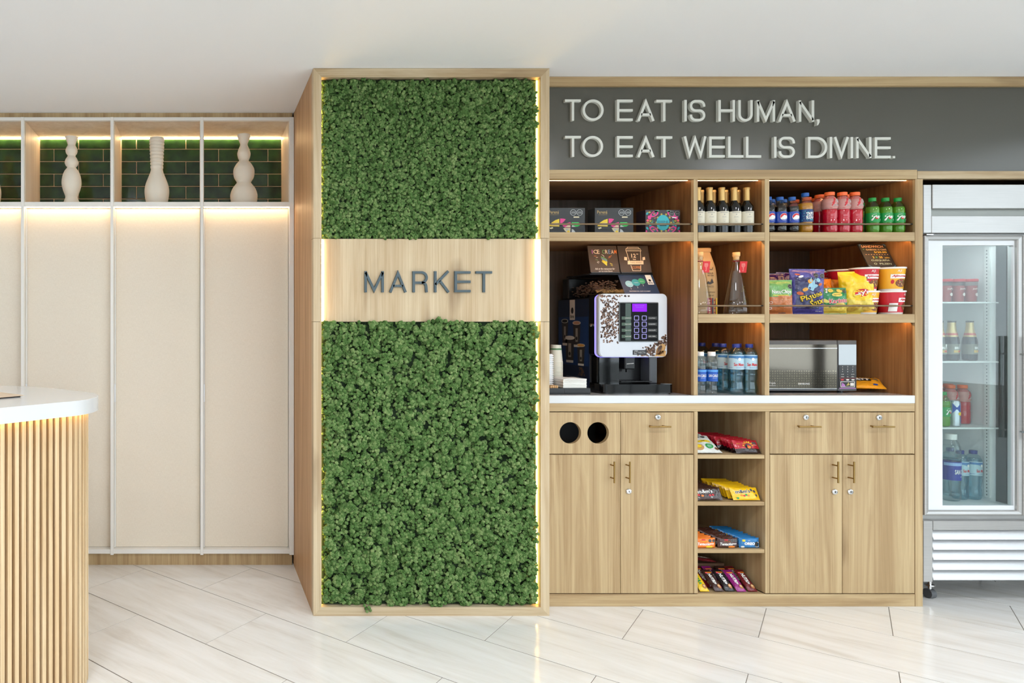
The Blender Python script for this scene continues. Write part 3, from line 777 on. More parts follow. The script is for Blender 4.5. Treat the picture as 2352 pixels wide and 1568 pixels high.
for a, b in ((bx[0][1], bx[1][0]), (bx[1][1], bx[2][0])):
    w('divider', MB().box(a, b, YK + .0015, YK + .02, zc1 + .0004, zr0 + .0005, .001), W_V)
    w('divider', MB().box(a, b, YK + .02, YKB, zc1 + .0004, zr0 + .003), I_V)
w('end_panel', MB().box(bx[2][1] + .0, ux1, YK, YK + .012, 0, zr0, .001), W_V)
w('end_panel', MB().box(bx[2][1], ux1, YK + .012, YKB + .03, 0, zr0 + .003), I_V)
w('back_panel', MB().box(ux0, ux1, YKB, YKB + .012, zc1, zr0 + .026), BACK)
LEDS = glow('led_shelf', (1.0, .54, .18, 1), 40.0)
LEDT = glow('led_top_bay', (1.0, .60, .28, 1), 15.0)
zsh = [Z(533, YK), Z(721, YK)]
def shelf(bay, k):
    x0, x1 = bx[bay][0] + .0006, bx[bay][1] - .0012
    zt_ = zsh[k]
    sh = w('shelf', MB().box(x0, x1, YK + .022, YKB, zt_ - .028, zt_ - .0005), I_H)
    w('shelf_lip', MB().box(x0, x1, YK, YK + .022, zt_ - .0395, zt_, .001), W_H, sh)
    w('led_strip', MB().box(x0 + .004, x1 - .004, YK + .026, YK + .032, zt_ - .0315, zt_ - .0285), LEDS, sh)
    return sh
for b_, k in ((0, 0), (1, 0), (2, 0), (1, 1), (2, 1)):
    shelf(b_, k)
    x0, x1 = bx[b_]
    zz = Z(514.5, YK + .012) if k == 0 else Z(702, YK + .012)
    r_ = w('guard_rail', MB().tube((x0, YK + .012, zz), (x1 - .012, YK + .012, zz), .0042, 12), BRONZE, s=40)
    w('rail_end', MB().tube((x1 - .012, YK + .012, zz), (x1 - .0005, YK + .012, zz), .0035, 12, r1=.0025), MATTBLACK, r_, 40)
for b_ in range(3):
    x0, x1 = bx[b_]
    w('led_strip', MB().box(x0 + .002, x1 - .003, YK + .036, YK + .039, zr0 - .0006, zr0 + .003), LEDT)

# ================================================================== COUNTER AND BASE CABINETS
ct = obj('countertop', MB().box(ux0 + .0005, bx[2][1] - .0006, YK - .0008, YKB, zc0, zc1, .0015), WHITE)
tag(ct, 'long white stone countertop under the shelves', 'countertop')
zd0, zd1 = Z(1042.3, YK), Z(946, YK)                         # drawers
zo0, zo1 = Z(1363, YK), Z(1043.6, YK)                        # doors
G = .0012
def hole_panel(x0, x1, z0, z1, holes, r, y0, y1):
    """a board with round holes: grid quads around each hole joined to a square of vertices"""
    m = MB(); n = 32
    xs = [x0] + [h[0] + s * (r + .012) for h in holes for s in (-1, 1)] + [x1]
    hz = holes[0][1]; zs_ = [z0, hz - r - .012, hz + r + .012, z1]
    for i in range(len(xs) - 1):
        for j in range(3):
            if j == 1 and i in (1, 3): continue
            m.add([(xs[i], y0, zs_[j]), (xs[i + 1], y0, zs_[j]), (xs[i + 1], y0, zs_[j + 1]), (xs[i], y0, zs_[j + 1])], [(0, 1, 2, 3)])
    for hx, hz in holes:
        q = r + .012; vs = []
        for i in range(n):
            a = 2 * PI * i / n; c, s = math.cos(a), math.sin(a); k = q / max(abs(c), abs(s))
            vs += [(hx + r * c, y0, hz + r * s), (hx + k * c, y0, hz + k * s), (hx + r * c, y1, hz + r * s)]
        fs = []
        for i in range(n):
            a, b = 3 * i, 3 * ((i + 1) % n)
            fs += [(a, a + 1, b + 1, b), (a, b, b + 2, a + 2)]
        m.add(vs, fs)
    for (p, q) in (((x0, z0), (x1, z0)), ((x1, z0), (x1, z1)), ((x1, z1), (x0, z1)), ((x0, z1), (x0, z0))):
        m.add([(p[0], y0, p[1]), (q[0], y0, q[1]), (q[0], y1, q[1]), (p[0], y1, p[1])], [(0, 3, 2, 1)])
    return m
def lock(px, py, parent, wf):
    x, z = X(px, YK), Z(py, YK)
    M = Matrix.Translation((x, YK - .0005, z)) @ Matrix.Rotation(PI / 2, 4, 'X')
    l = wf('lock', MB().lathe([(.0125, 0), (.0125, .0025), (.0105, .005), (.0075, .006), (.007, .0045), (0.0, .0045)], 20, cap=False).xf(M), CHROME, parent, 30)
    wf('key_slot', MB().box(x - .0012, x + .0012, YK - .0058, YK - .005, z - .004, z + .004), BLACK, l)
def hpull(pxa, pxb, py, parent, wf):
    x0, x1, z = X(pxa, YK - .028), X(pxb, YK - .028), Z(py, YK - .028)
    m = MB().tube((x0, YK - .028, z), (x1, YK - .028, z), .0038, 10)
    d = (x1 - x0) * .2
    for x in (x0 + d, x1 - d): m.tube((x, YK - .028, z), (x, YK + .001, z), .003, 8)
    wf('pull', m, BRASS, parent, 40)
def vpull(px, pya, pyb, parent, wf):
    x, z0, z1 = X(px, YK - .028), Z(pyb, YK - .028), Z(pya, YK - .028)
    m = MB().tube((x, YK - .028, z0), (x, YK - .028, z1), .0038, 10)
    d = (z1 - z0) * .2
    for z in (z0 + d, z1 - d): m.tube((x, YK - .028, z), (x, YK + .001, z), .003, 8)
    wf('pull', m, BRASS, parent, 40)
def base(label, x0, x1, xm):
    t = thing('base_cabinet', label, 'cabinet', ((x0 + x1) / 2, YK, 0))
    wf = lambda n, m, mt, p=t, s=0, **k: obj(n, m, mt, p, s, True, **k)
    m = MB()
    m.box(x0, x0 + .016, YK + .02, YKB, .06, zd1 + .004); m.box(x1 - .016, x1, YK + .02, YKB, .06, zd1 + .004)
    m.box(x0 + .016, x1 - .016, YKB - .012, YKB, .06, zd1 + .004); m.box(x0 + .016, x1 - .016, YK + .02, YKB - .012, .06, .076)
    m.box(x0 + .016, x1 - .016, YK + .02, YKB - .012, zd0 - .008, zd0 + .008)
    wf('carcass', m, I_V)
    return t, wf
def front(wf, kind, x0, x1, z0, z1):
    return wf(kind, MB().box(x0 + G, x1 - G, YK + .0005, YK + .019, z0 + G, z1 - G, .0008), W_V)
xa, xb, xm = ux0, X(1593.6, YK), X(1425.5, YK)
t, wf = base('oak base cabinet with two round waste holes above its doors', xa, xb, xm)
hz, r = Z(994, YK), .0490
wf('waste_panel', hole_panel(xa + G, xm - G, zd0 + G, zd1 - G, [(X(1310, YK), hz), (X(1374, YK), hz)], r, YK + .0005, YK + .019), W_V)
d = front(wf, 'drawer', xm, xb, zd0, zd1); lock(1510.5, 957.5, d, wf); hpull(1492, 1541, 979.8, d, wf)
d = front(wf, 'door', xa, xm, zo0, zo1); vpull(1411.3, 1060, 1109, d, wf)
d = front(wf, 'door', xm, xb, zo0, zo1); vpull(1447, 1060, 1109, d, wf); lock(1443.8, 1128, d, wf)
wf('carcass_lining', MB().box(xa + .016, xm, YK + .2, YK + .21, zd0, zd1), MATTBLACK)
xa, xb, xm = X(1768.5, YK), X(2102, YK) - .001, X(1935.3, YK)
t, wf = base('oak base cabinet with two locked drawers, next to the refrigerator', xa, xb, xm)
d = front(wf, 'drawer', xa, xm, zd0, zd1); lock(1850.5, 958, d, wf); hpull(1835, 1886, 980, d, wf)
d = front(wf, 'drawer', xm, xb, zd0, zd1); lock(2018.5, 958.5, d, wf); hpull(2004, 2055, 980, d, wf)
d = front(wf, 'door', xa, xm, zo0, zo1); vpull(1925.5, 1060, 1109, d, wf); lock(1916.5, 1129, d, wf)
d = front(wf, 'door', xm, xb, zo0, zo1); vpull(1962, 1060, 1109, d, wf); lock(1952.5, 1129, d, wf)
# the open column of snack shelves
x0, x1 = X(1594, YK), X(1768, YK)
t = thing('snack_shelf', 'narrow open oak unit with four snack shelves between the base cabinets', 'shelf', ((x0 + x1) / 2, YK, 0))
wf = lambda n, m, mt, p=t, s=0, **k: obj(n, m, mt, p, s, True, **k)
i0, i1 = X(1602.8, YK), X(1758, YK)
for a, b in ((x0 + .0005, i0), (i1, x1 - .0005)):
    wf('side_panel', MB().box(a, b, YK, YK + .02, .06, zd1 + .002, .0008), W_V)
    wf('side_panel', MB().box(a, b, YK + .02, YKB - .09, .06, zd1 + .002), W_V)
wf('back_panel', MB().box(i0 - .005, i1 + .005, YKB - .09, YKB - .08, .06, zd1 + .002), BACK)
zss = [Z(1044.5, YK), Z(1152.5, YK), Z(1261.5, YK), Z(1363.5, YK)]
for k, zz in enumerate(zss):
    wf('shelf', MB().box(i0 + .0005, i1 - .0012, YK + .003, YKB - .09, zz - (.0175 if k < 3 else .016), zz, .001), W_H)
pl = obj('kick_board', MB().box(ux0 + .001, bx[2][1] - .0012, YK, YK + .02, 0, Z(1364.5, YK), .001), W_H)
tag(pl, 'long oak kick board under the base cabinets', 'plinth')
rl = obj('counter_rail', MB().box(ux0 + .001, bx[2][1] - .0012, YK, YK + .02, Z(944.7, YK), zc0 - .0003, .001), W_H)
tag(rl, 'long oak rail between countertop and drawers', 'rail')

# boards added to block light and darken the gap above the refrigerator
w = lambda n, m, mt, p=su, s=0, **k: obj(n, m, mt, p, s, True, **k)
w('gap_shade_board', MB().box(ux1 + .001, fr1, YK + .031, 3.66, Z(392.5, YK) + .001, Z(392.5, YK) + .016), I_H)
w('gap_shade_back', MB().box(ux1 + .001, fr1, 3.661, 3.672, 1.80, Z(392.5, YK) + .016), BACK)
w('gap_shade_end', MB().box(fr1, fr1 + .018, YK, 3.672, 1.80, H - .001), W_V)
# ================================================================== REFRIGERATOR
YG = 3.108
def C_(n, r, g, b): return plain(n, lin(r, g, b), .4)
gx0, gx1 = X(2121.5, YG), X(2121.5, YG) + .470            # the compartment behind the first door
gxe = gx0 + .925                                            # far side of the second door
fg = thing('refrigerator', 'tall steel refrigerator with glass door, at the edge of the view', 'refrigerator', ((gx0 + gx1) / 2, YG, 0))
w = lambda n, m, mt, p=fg, s=0, **k: obj(n, m, mt, p, s, True, **k)
FWHITE = plain('fridge_liner', lin(236, 238, 238), .35)
GASK = plain('white_gasket', lin(224, 226, 228), .4)
zg0, zg1 = Z(1336, YG), Z(424, YG)
zb0, zb1 = Z(1182, YG), Z(541, YG)                           # door
body = MB(); t_ = .035
body.box(gx0, gx0 + t_, YG + .035, 3.66, zg0, zg1); body.box(gx1 - t_, gx1, YG + .035, 3.66, zg0, zg1)
body.box(gxe - t_, gxe, YG + .035, 3.66, zg0, zg1)
for xa_, xb_ in ((gx0 + t_, gx1 - t_), (gx1, gxe - t_)):
    body.box(xa_, xb_, 3.63, 3.66, zg0, zg1); body.box(xa_, xb_, YG + .035, 3.63, zg0, zb0 + .03); body.box(xa_, xb_, YG + .035, 3.63, zb1 - .02, zg1)
w('body', body, STEEL)
liner = MB()
liner.box(gx0 + t_, gx0 + t_ + .004, YG + .036, 3.63, zb0 + .03, zb1 - .02); liner.box(gx1 - t_ - .004, gx1 - t_, YG + .036, 3.63, zb0 + .03, zb1 - .02)
liner.box(gx0 + t_ + .004, gx1 - t_ - .004, 3.622, 3.63, zb0 + .03, zb1 - .02)
liner.box(gx0 + t_ + .004, gx1 - t_ - .004, YG + .036, 3.622, zb0 + .03, zb0 + .036); liner.box(gx0 + t_ + .004, gx1 - t_ - .004, YG + .036, 3.622, zb1 - .026, zb1 - .02)
w('liner', liner, FWHITE)
w('lamp_strip', MB().box(gx0 + .06, gx1 - .06, YG + .045, YG + .070, zb1 - .032, zb1 - .0265), glow('fridge_lamp', (.92, .97, 1.0, 1), 9.0))
w('reflection_strip', MB().box(gx1 - t_ - .0075, gx1 - t_ - .0042, YG + .034, YG + .085, zb0 + .04, zb1 - .03), C_('reflection_grey', 74, 78, 78))  # added dark strip stands in for a reflection in the door
xs_ = X(2140, YG)
w('corner_stile', MB().box(gx0, xs_ - .001, YG, YG + .035, Z(535, YG), zg1, .0015), STEEL)
w('top_panel', MB().box(xs_, gxe, YG - .004, YG + .035, Z(479, YG), zg1, .0015), STEEL)
w('top_groove', MB().box(xs_, gxe, YG + .022, YG + .035, Z(495.5, YG), Z(479, YG)), plain('groove_shade_grey', lin(150, 152, 146), .4, .4))  # recess shading put into a greyer metal colour
w('top_panel', MB().box(xs_, gxe, YG, YG + .035, Z(535, YG), Z(495.5, YG), .0015), STEEL)
w('hinge', MB().box(gx0 + .001, gx0 + .032, YG - .012, YG + .03, Z(540, YG), Z(538, YG)), CHROME)
# door: mitred frame, white gasket, pane, handle
dx0, dx1 = X(2124.5, YG - .012), X(2350, YG - .012)
dr = w('door', MB(), STEEL)
yd0, yd1 = YG - .012, YG + .03
fw = .0225
def mitre(name, quad):
    (a0, a1, b1, b0) = [Vector(q) for q in quad]
    prf = [(0, yd1), (0, yd0 + .006), (.10, yd0 + .002), (.28, yd0), (.80, yd0 + .002), (.94, yd0 + .006), (1, yd0 + .014), (1, yd1)]
    m_ = MB()
    for t_, y_ in prf:
        p_, q_ = a0.lerp(b0, t_), a1.lerp(b1, t_); m_.v += [(p_.x, y_, p_.y), (q_.x, y_, q_.y)]
    n_ = len(prf)
    for i in range(n_):
        j = (i + 1) % n_; m_.f.append((2 * i, 2 * i + 1, 2 * j + 1, 2 * j)); m_.m.append(0)
    m_.f += [tuple(2 * i for i in range(n_))[::-1], tuple(2 * i + 1 for i in range(n_))]; m_.m += [0, 0]
    w(name, m_, STEEL, dr, 25)
o_ = [(dx0, zb0), (dx1, zb0), (dx1, zb1), (dx0, zb1)]; i_ = [(dx0 + fw, zb0 + fw), (dx1 - fw, zb0 + fw), (dx1 - fw, zb1 - fw), (dx0 + fw, zb1 - fw)]
for k in range(4):
    mitre('door_frame', [o_[k], o_[(k + 1) % 4], i_[(k + 1) % 4], i_[k]])
gs = MB(); q0, q1 = dx0 + fw, dx1 - fw
yq0, yq1 = YG + .002, YG + .024
gl0, gl1 = X(2166, YG), X(2329, YG)
gs.box(q0, gl0, yq0, yq1, zb0 + fw, zb1 - fw); gs.box(gl1, q1, yq0, yq1, zb0 + fw, zb1 - fw)
gs.box(gl0, gl1, yq0, yq1, zb0 + fw, Z(1161, YG)); gs.box(gl0, gl1, yq0, yq1, Z(563, YG), zb1 - fw)
w('gasket', gs, GASK, dr)
FGL = clear('fridge_glass', (.90, .95, .94, 1), .55, .0)
w('pane', MB().box(gl0, gl1, YG + .010, YG + .014, Z(1161, YG), Z(563, YG)), FGL, dr)
hx = dx1 - .011
hm = MB().tube((hx, yd0 - .035, Z(1010, YG)), (hx, yd0 - .035, Z(772, YG)), .0065, 14)
for zz in (Z(990, YG), Z(813, YG)): hm.tube((hx, yd0 - .035, zz), (hx, yd0 + .002, zz), .0045, 10)
w('handle', hm, CHROME, dr, 40)
d2 = copy_tree(dr, fg); cmid = 2 * (dx1 + .002 - origin(fg).x); d2.location.x = cmid; d2.scale.x = -1      # the second door, hung the other way
# wire shelves and the slotted rails
WIRE = plain('white_wire', lin(232, 234, 232), .4)
fsz = [Z(693, 3.19), Z(829, 3.19), Z(981, 3.19), zb0 + .036]
for zz in fsz[:3]:
    m = MB(); a, b = gx0 + t_ + .006, gx1 - t_ - .006
    m.tube((a, 3.185, zz - .004), (b, 3.185, zz - .004), .004, 8); m.tube((a, 3.58, zz - .004), (b, 3.58, zz - .004), .004, 8)
    for k in range(17):
        x = a + .01 + k * (b - a - .02) / 16
        m.tube((x, 3.185, zz - .002), (x, 3.58, zz - .002), .0018, 6)
    w('wire_shelf', m, WIRE, s=40)
for yy in (3.215, 3.52):
    m = MB().box(gx1 - t_ - .012, gx1 - t_ - .004, yy, yy + .022, zb0 + .05, zb1 - .04)
    rr = w('slotted_rail', m, WIRE)
    m = MB(); z = zb0 + .06
    while z < zb1 - .05: m.box(gx1 - t_ - .0128, gx1 - t_ - .0119, yy + .009, yy + .013, z, z + .006); z += .016
    w('slots', m, plain('slot_grey', lin(120, 124, 124), .6), rr, kind='stuff')
# louvred base and feet
zl1 = Z(1196, YG)
w('base_stile', MB().box(gx0, X(2143, YG) - .001, YG, YG + .035, zg0, zl1, .0015), STEEL)
w('base_rail', MB().box(X(2143.5, YG), gxe, YG, YG + .035, Z(1217, YG), zl1, .0015), STEEL)
for k in range(5):
    z1_ = Z(1218.5 + k * 23.2, YG); z0_ = Z(1218.5 + (k + 1) * 23.2 - 2.2, YG)
    xa_ = X(2143, YG)
    pr = [(YG + .028, z1_), (YG + .016, z1_ - .004), (YG + .004, (z1_ + z0_) / 2), (YG - .003, z0_ + .003), (YG, z0_), (YG + .03, z0_ + .004)]
    m = MB(); n = len(pr)
    m.add([(xa_, y, z) for y, z in pr] + [(gxe, y, z) for y, z in pr], [tuple(range(n))[::-1], tuple(range(n, 2 * n))] + [(i, (i + 1) % n, n + (i + 1) % n, n + i) for i in range(n)])
    w('louvre', m, plain('fridge_louvre', lin(206, 207, 208), .3, .3), s=50)
w('kick_recess', MB().box(gx0 + .004, gxe, YG + .031, YG + .034, zg0 + .002, zl1 - .004), MATTBLACK)
for xx, yy in ((gx0 + .118, YG + .085), (gxe - .10, YG + .085), (gx0 + .118, 3.6), (gxe - .10, 3.6)):
    f_ = w('foot', MB().tube((xx, yy, .02), (xx, yy, zg0), .007, 10).lathe([(.018, .058), (.018, .064)], 8, xx, yy), CHROME, s=40)
    w('caster', MB().tube((xx - .012, yy, .022), (xx + .012, yy, .022), .022, 16), plain('caster_grey', lin(90, 92, 94), .5), f_, 40)

# ================================================================== RECEPTION DESK
def catmull(P, n=8):
    out = []
    for a in range(len(P) - 1):
        p0, p1, p2, p3 = [Vector(P[min(max(k, 0), len(P) - 1)]) for k in (a - 1, a, a + 1, a + 2)]
        for q in range(n):
            u = q / n
            out.append(.5 * (2 * p1 + (p2 - p0) * u + (2 * p0 - 5 * p1 + 4 * p2 - p3) * u * u + (3 * p1 - p0 - 3 * p2 + p3) * u ** 3))
    out.append(Vector(P[-1])); return out
edge = [Vector(p) for p in ((-1.75, 1.145), (-1.2, 1.689), (-.90, 1.986), (-.656, 2.228), (-.55, 2.335))] 
edge += catmull([(-.50, 2.388), (-.445, 2.44), (-.411, 2.50), (-.393, 2.59), (-.407, 2.68), (-.452, 2.76), (-.545, 2.85), (-.70, 2.985), (-.905, 3.07), (-1.2, 3.14), (-1.75, 3.19)], 7)
edge = [p * .945 for p in edge]
zt0, zt1 = .969, 1.019
dk = thing('reception_desk', 'reception desk clad in upright oak slats under a thick white rounded top', 'desk', (-.8, 2.6, 0))
w = lambda n, m, mt, p=dk, s=0, **k: obj(n, m, mt, p, s, True, **k)
def offs(P, d):
    out = []
    for i in range(len(P)):
        a = P[max(i - 1, 0)]; b = P[min(i + 1, len(P) - 1)]; t_ = (b - a).normalized()
        out.append(P[i] + Vector((-t_.y, t_.x)) * d)
    return out
inner = offs(edge, .0012)
top = MB(); n = len(edge)
vs = [(p.x, p.y, zt0) for p in edge] + [(p.x, p.y, zt1 - .0012) for p in edge] + [(p.x, p.y, zt1) for p in inner]
fsx = [tuple(range(n))[::-1], tuple(range(2 * n, 3 * n))]
for i in range(n):
    j = (i + 1) % n
    fsx += [(i, j, n + j, n + i), (n + i, n + j, 2 * n + j, 2 * n + i)]
top.add(vs, fsx)
w('worktop', top, WHITE, s=35)
core = offs(edge, .075)
w('body', MB().prism_z([(p.x, p.y) for p in core], .0, zt0), plain('desk_core', lin(150, 112, 70), .7))
# slats along the offset line
path = offs(edge, .049)
slat_me = mesh(MB().box(-.0075, .0075, -.0125, .0125, .0, zt0 - .004, .001), SLAT)
s_acc, nxt, cnt = 0.0, .01, 0
for i in range(len(path) - 1):
    a, b = path[i], path[i + 1]; L_ = (b - a).length; t_ = (b - a) / L_
    while nxt < s_acc + L_:
        p = a + t_ * (nxt - s_acc); nxt += .0254
        if p.y > 2.80 and p.x < -.62: continue
        if p.x < -1.3: continue
        o = obj('slat', slat_me, None, dk); o.location = (p.x + .8, p.y - 2.6, 0); o.rotation_euler = (0, 0, math.atan2(t_.y, t_.x)); cnt += 1
    s_acc += L_
lp = offs(edge, .024); lq = offs(edge, .032)
led = MB(); n = len(lp)
led.add([(p.x, p.y, zt0 - .0008) for p in lp] + [(p.x, p.y, zt0 - .0008) for p in lq], [(i, i + 1, n + i + 1, n + i) for i in range(n - 1)])
w('led_strip', led, glow('led_desk', (1.0, .58, .17, 1), 13.0))
fo = thing('folder', 'flat beige folder with a dark edge lying on the reception desk', 'folder', (-.632, 2.438, zt1), math.radians(-43))
# local axes: corner at the origin, body runs to -x and -y / +y
obj('cover', MB().box(-.30, 0, -.22, 0, .004, .0062, .001), plain('beige_leather', lin(214, 192, 166), .5), fo)
obj('pages', MB().box(-.298, -.02, -.217, -.003, .0003, .004), plain('dark_edge', lin(40, 34, 30), .6), fo)
# ================================================================== GOODS: shared builders
def C(name, r, g, b, rough=.4): return plain(name, lin(r, g, b), rough)
INK_W = C('ink_white', 240, 238, 232); INK_K = C('ink_black', 20, 20, 20); INK_R = C('ink_red', 205, 30, 40); INK_Y = C('ink_yellow', 240, 205, 40)
INK_G = C('ink_green', 40, 150, 70); INK_B = C('ink_blue', 25, 70, 165); INK_O = C('ink_orange', 235, 130, 40); INK_GOLD = C('ink_gold', 190, 160, 95)
INK_PK = C('ink_pink', 230, 60, 140); INK_TQ = C('ink_turquoise', 50, 180, 190); INK_BR = C('ink_brown', 110, 70, 40); INK_GY = C('ink_grey', 150, 150, 148)
CREAM = C('cream_paper', 226, 218, 196, .7)
ZS1, ZS2, ZCT = zsh[0], zsh[1], zc1                          # tops of the upper shelf, lower shelf, counter
YF1 = YK + .045                                              # centre line of the front row of bottles

def off(prof, d, z0=None, z1=None):
    out = [(max(r - d, .0005), z) for r, z in prof if (z0 is None or z >= z0) and (z1 is None or z <= z1)]
    return out
def seg(prof, za, zb, d=0.0):                                # the part of an outline between two heights
    def at(z):
        for (r0, z0), (r1, z1) in zip(prof, prof[1:]):
            if z0 <= z <= z1 and z1 > z0: return r0 + (r1 - r0) * (z - z0) / (z1 - z0)
        return prof[-1][0]
    return [(at(za) + d, za)] + [(r + d, z) for r, z in prof if za < z < zb] + [(at(zb) + d, zb)]
def rfun(prof):
    def f(z):
        for (r0, z0), (r1, z1) in zip(prof, prof[1:]):
            if z0 <= z <= z1 and z1 > z0: return r0 + (r1 - r0) * (z - z0) / (z1 - z0)
        return prof[-1][0]
    return f
def cap_mb(r, z0, h, n=24):
    return MB().lathe([(r * .97, z0), (r, z0 + .001), (r, z0 + h - .0015), (r * .93, z0 + h), (0, z0 + h)], n, cap=False)
def bottle(name, label, cat, loc, prof, body, cap, liquid_=None, level=0, lab=None, text_=None, group=None, rz=0):
    """prof: outline up to the neck; cap: (r, z0, h, material); lab: (z0, z1, material); text_: function(mb, map) -> materials"""
    t = thing(name, label, cat, loc, rz, group)
    obj('bottle_body', MB().lathe(prof, 24, cap=True), body, t, 40)
    if liquid_ is not None:
        lp = seg(prof, .003, level, -.0012)
        obj('drink', MB().lathe([(0, .003)] + lp + [(0, level)], 24, cap=False), liquid_, t, 40)
    if cap: obj('cap', cap_mb(*cap[:3]), cap[3], t, 40)
    if lab:
        lb = obj('label_band', MB().lathe(seg(prof, lab[0], lab[1], .0004), 24, cap=False), lab[2], t, 40)
        if text_:
            m = MB(); mats = text_(m, cyl_map(0, 0, lambda z: rfun(prof)(min(max(z, prof[0][1]), prof[-1][1])) + .0006))
            obj('print', m, mats, lb)
    return t

CLEAR = clear('clear_plastic', (.93, .95, .95, 1), .55)
CLEARG = clear('green_clear_plastic', (.62, .90, .52, 1), .55)
CLEARB = clear('blue_clear_plastic', (.80, .93, .97, 1), .6)
GLASS = clear('clear_glass', (.90, .92, .90, 1), .8)
COLA = liquid('cola', lin(22, 10, 6), .08)
REDJ = liquid('red_sports_drink', lin(205, 18, 42), .12)
AMBER = liquid('amber_soda', lin(196, 132, 30), .1)
LIME = liquid('lime_soda', lin(128, 156, 62), .1)
WATER = clear('still_water', (.80, .93, .97, 1), .6)
WATERC = clear('plain_water', (.90, .94, .95, 1), .5)

# ------------------------------------------------------------------ wine
WINE_P = [(.022, 0), (.0258, .003), (.0265, .01), (.0265, .115), (.0245, .126), (.0175, .138), (.0122, .147), (.0112, .155), (.0112, .203)]
WGL = plain('dark_wine_glass', lin(14, 14, 12), .06, spec=.6)
GOLDF = plain('gold_capsule', lin(205, 168, 104), .32, .55)
def wine_print(m, f):
    text(m, 'INTIPALKA', f, 0, .093, w=.030, bold=.01, m=0); patch(m, f, ell(0, .084, .0022), 0)
    text(m, 'MALBEC', f, 0, .073, w=.018, m=0); rect(m, f, -.012, .012, .068, .0683, 4, 1, 0)
    text(m, 'Valle de Ica', f, 0, .059, w=.014, m=0); text(m, 'PERU', f, 0, .052, w=.008, m=0)
    return [INK_GY, INK_GOLD]
wine0 = bottle('wine_bottle', '', 'bottle', (0, 0, 0), WINE_P, WGL, None, lab=(.034, .099, CREAM), text_=wine_print)
obj('capsule', MB().lathe([(.0120, .150), (.0124, .152), (.0120, .2), (.0132, .2005), (.0132, .209), (.0125, .2105), (0, .2105)], 24, cap=False), GOLDF, wine0, 40)
cx = [2.2835, 2.3375, 2.3935, 2.4505, 2.5085]
def place(o0, spots, first=[True]):
    for i, (loc, label, rz) in enumerate(spots):
        o = o0 if i == 0 else copy_tree(o0)
        put(o, loc, label, rz)
sp = [((cx[i], YF1, ZS1), 'dark wine bottle with gold capsule, %s from the divider in the front row' % ORD[i], random.uniform(-.32, -.18)) for i in range(5)]
sp += [((cx[i] + .006, YF1 + .062, ZS1), 'dark wine bottle with gold capsule, %s in the second row' % ORD[i - 1], random.uniform(-.3, .3)) for i in range(1, 5)]
sp += [((cx[4], YF1 + .124, ZS1), 'dark wine bottle with gold capsule, alone in the third row', .2)]
wine0['group'] = 'wine bottles on the upper shelf'
place(wine0, sp)

# ------------------------------------------------------------------ soft drinks on the upper shelf
COLA_P = [(.018, 0), (.0235, .004), (.0265, .014), (.0268, .030), (.0252, .040), (.0262, .047), (.0262, .097), (.0268, .104), (.0258, .118), (.0215, .133), (.0150, .145), (.0122, .150), (.0122, .156)]
BLUEC = C('cola_blue', 22, 62, 160, .35); CAPB = C('blue_cap', 28, 88, 165, .4)
def cola_print(m, f):
    patch(m, lay(f, 1), ell(.002, .073, .0165, .0165, 24), 0)
    patch(m, lay(f, 2), [(.002 + .0155 * math.cos(a), .073 + .0155 * math.sin(a)) for a in [math.radians(q) for q in range(20, 205, 15)]], 1)
    patch(m, lay(f, 2), [(.002 + .0155 * math.cos(a), .073 + .0155 * math.sin(a)) for a in [math.radians(q) for q in range(225, 341, 15)]], 2)
    rect(m, f, -.022, -.0215, .055, .090, 1, 1, 0)
    return [INK_W, INK_R, INK_B]
cola0 = bottle('cola_bottle', '', 'bottle', (0, 0, 0), COLA_P, CLEAR, (.0138, .1515, .0155, CAPB), COLA, .122, (.047, .097, BLUEC), cola_print, 'cola bottles on the upper shelf')
ccx = [2.6065, 2.6610, 2.7170]
sp = [((ccx[i], YF1, ZS1), ['blue-capped cola bottle half hidden by the shelf divider', 'blue-capped cola bottle in the middle of the front row of three', 'blue-capped cola bottle beside the taller amber soda'][i], -.12) for i in range(3)]
sp += [((ccx[i] + .012, YF1 + .060, ZS1), 'blue-capped cola bottle in the second row, %s' % ['', 'nearer the divider', 'nearer the amber soda'][i], .2) for i in (1, 2)]
sp += [((ccx[2] + .008, YF1 + .118, ZS1), 'blue-capped cola bottle alone in the third row', .2)]
place(cola0, sp)
KOLA_P = [(.020, 0), (.0255, .004), (.0285, .014), (.0288, .034), (.0272, .044), (.0280, .050), (.0280, .108), (.0288, .114), (.0278, .130), (.0225, .148), (.0152, .161), (.0124, .167), (.0124, .173)]
KBLUE = C('kola_label_blue', 24, 58, 110, .35)
def kola_print(m, f):
    rnd = random.Random(4)
    for q in range(26): patch(m, f, ell(rnd.uniform(-.045, .0), rnd.uniform(.054, .104), rnd.uniform(.0012, .0022), None, 6), 2)
    text(m, 'TRIPLE', lay(f, 2), .008, .088, w=.036, h=.013, bold=.03, rot=.12, m=0)
    text(m, 'KOLA', lay(f, 2), .008, .072, w=.034, h=.017, bold=.04, rot=.12, m=0)
    rect(m, lay(f, 2), .004, .024, .058, .0615, 4, 1, 1)
    return [INK_W, INK_TQ, INK_TQ]
bottle('amber_soda_bottle', 'amber kola bottle with blue label and cap, the only one', 'bottle', (2.7775, YF1, ZS1), KOLA_P, CLEAR, (.0140, .1690, .0165, CAPB), AMBER, .137, (.050, .108, KBLUE), kola_print, rz=-.25)
GAT_P = [(.021, 0), (.0265, .004), (.0285, .014), (.0285, .060), (.0270, .066), (.0285, .072), (.0285, .100), (.0272, .108), (.0262, .112), (.0290, .118), (.0290, .126), (.0275, .130), (.0290, .135), (.0282, .146), (.0240, .158), (.0175, .168), (.0160, .172)]
SLEEVE = plain('frosted_sleeve', lin(196, 140, 132), .25)
CAPO = C('orange_cap', 244, 110, 52, .45)
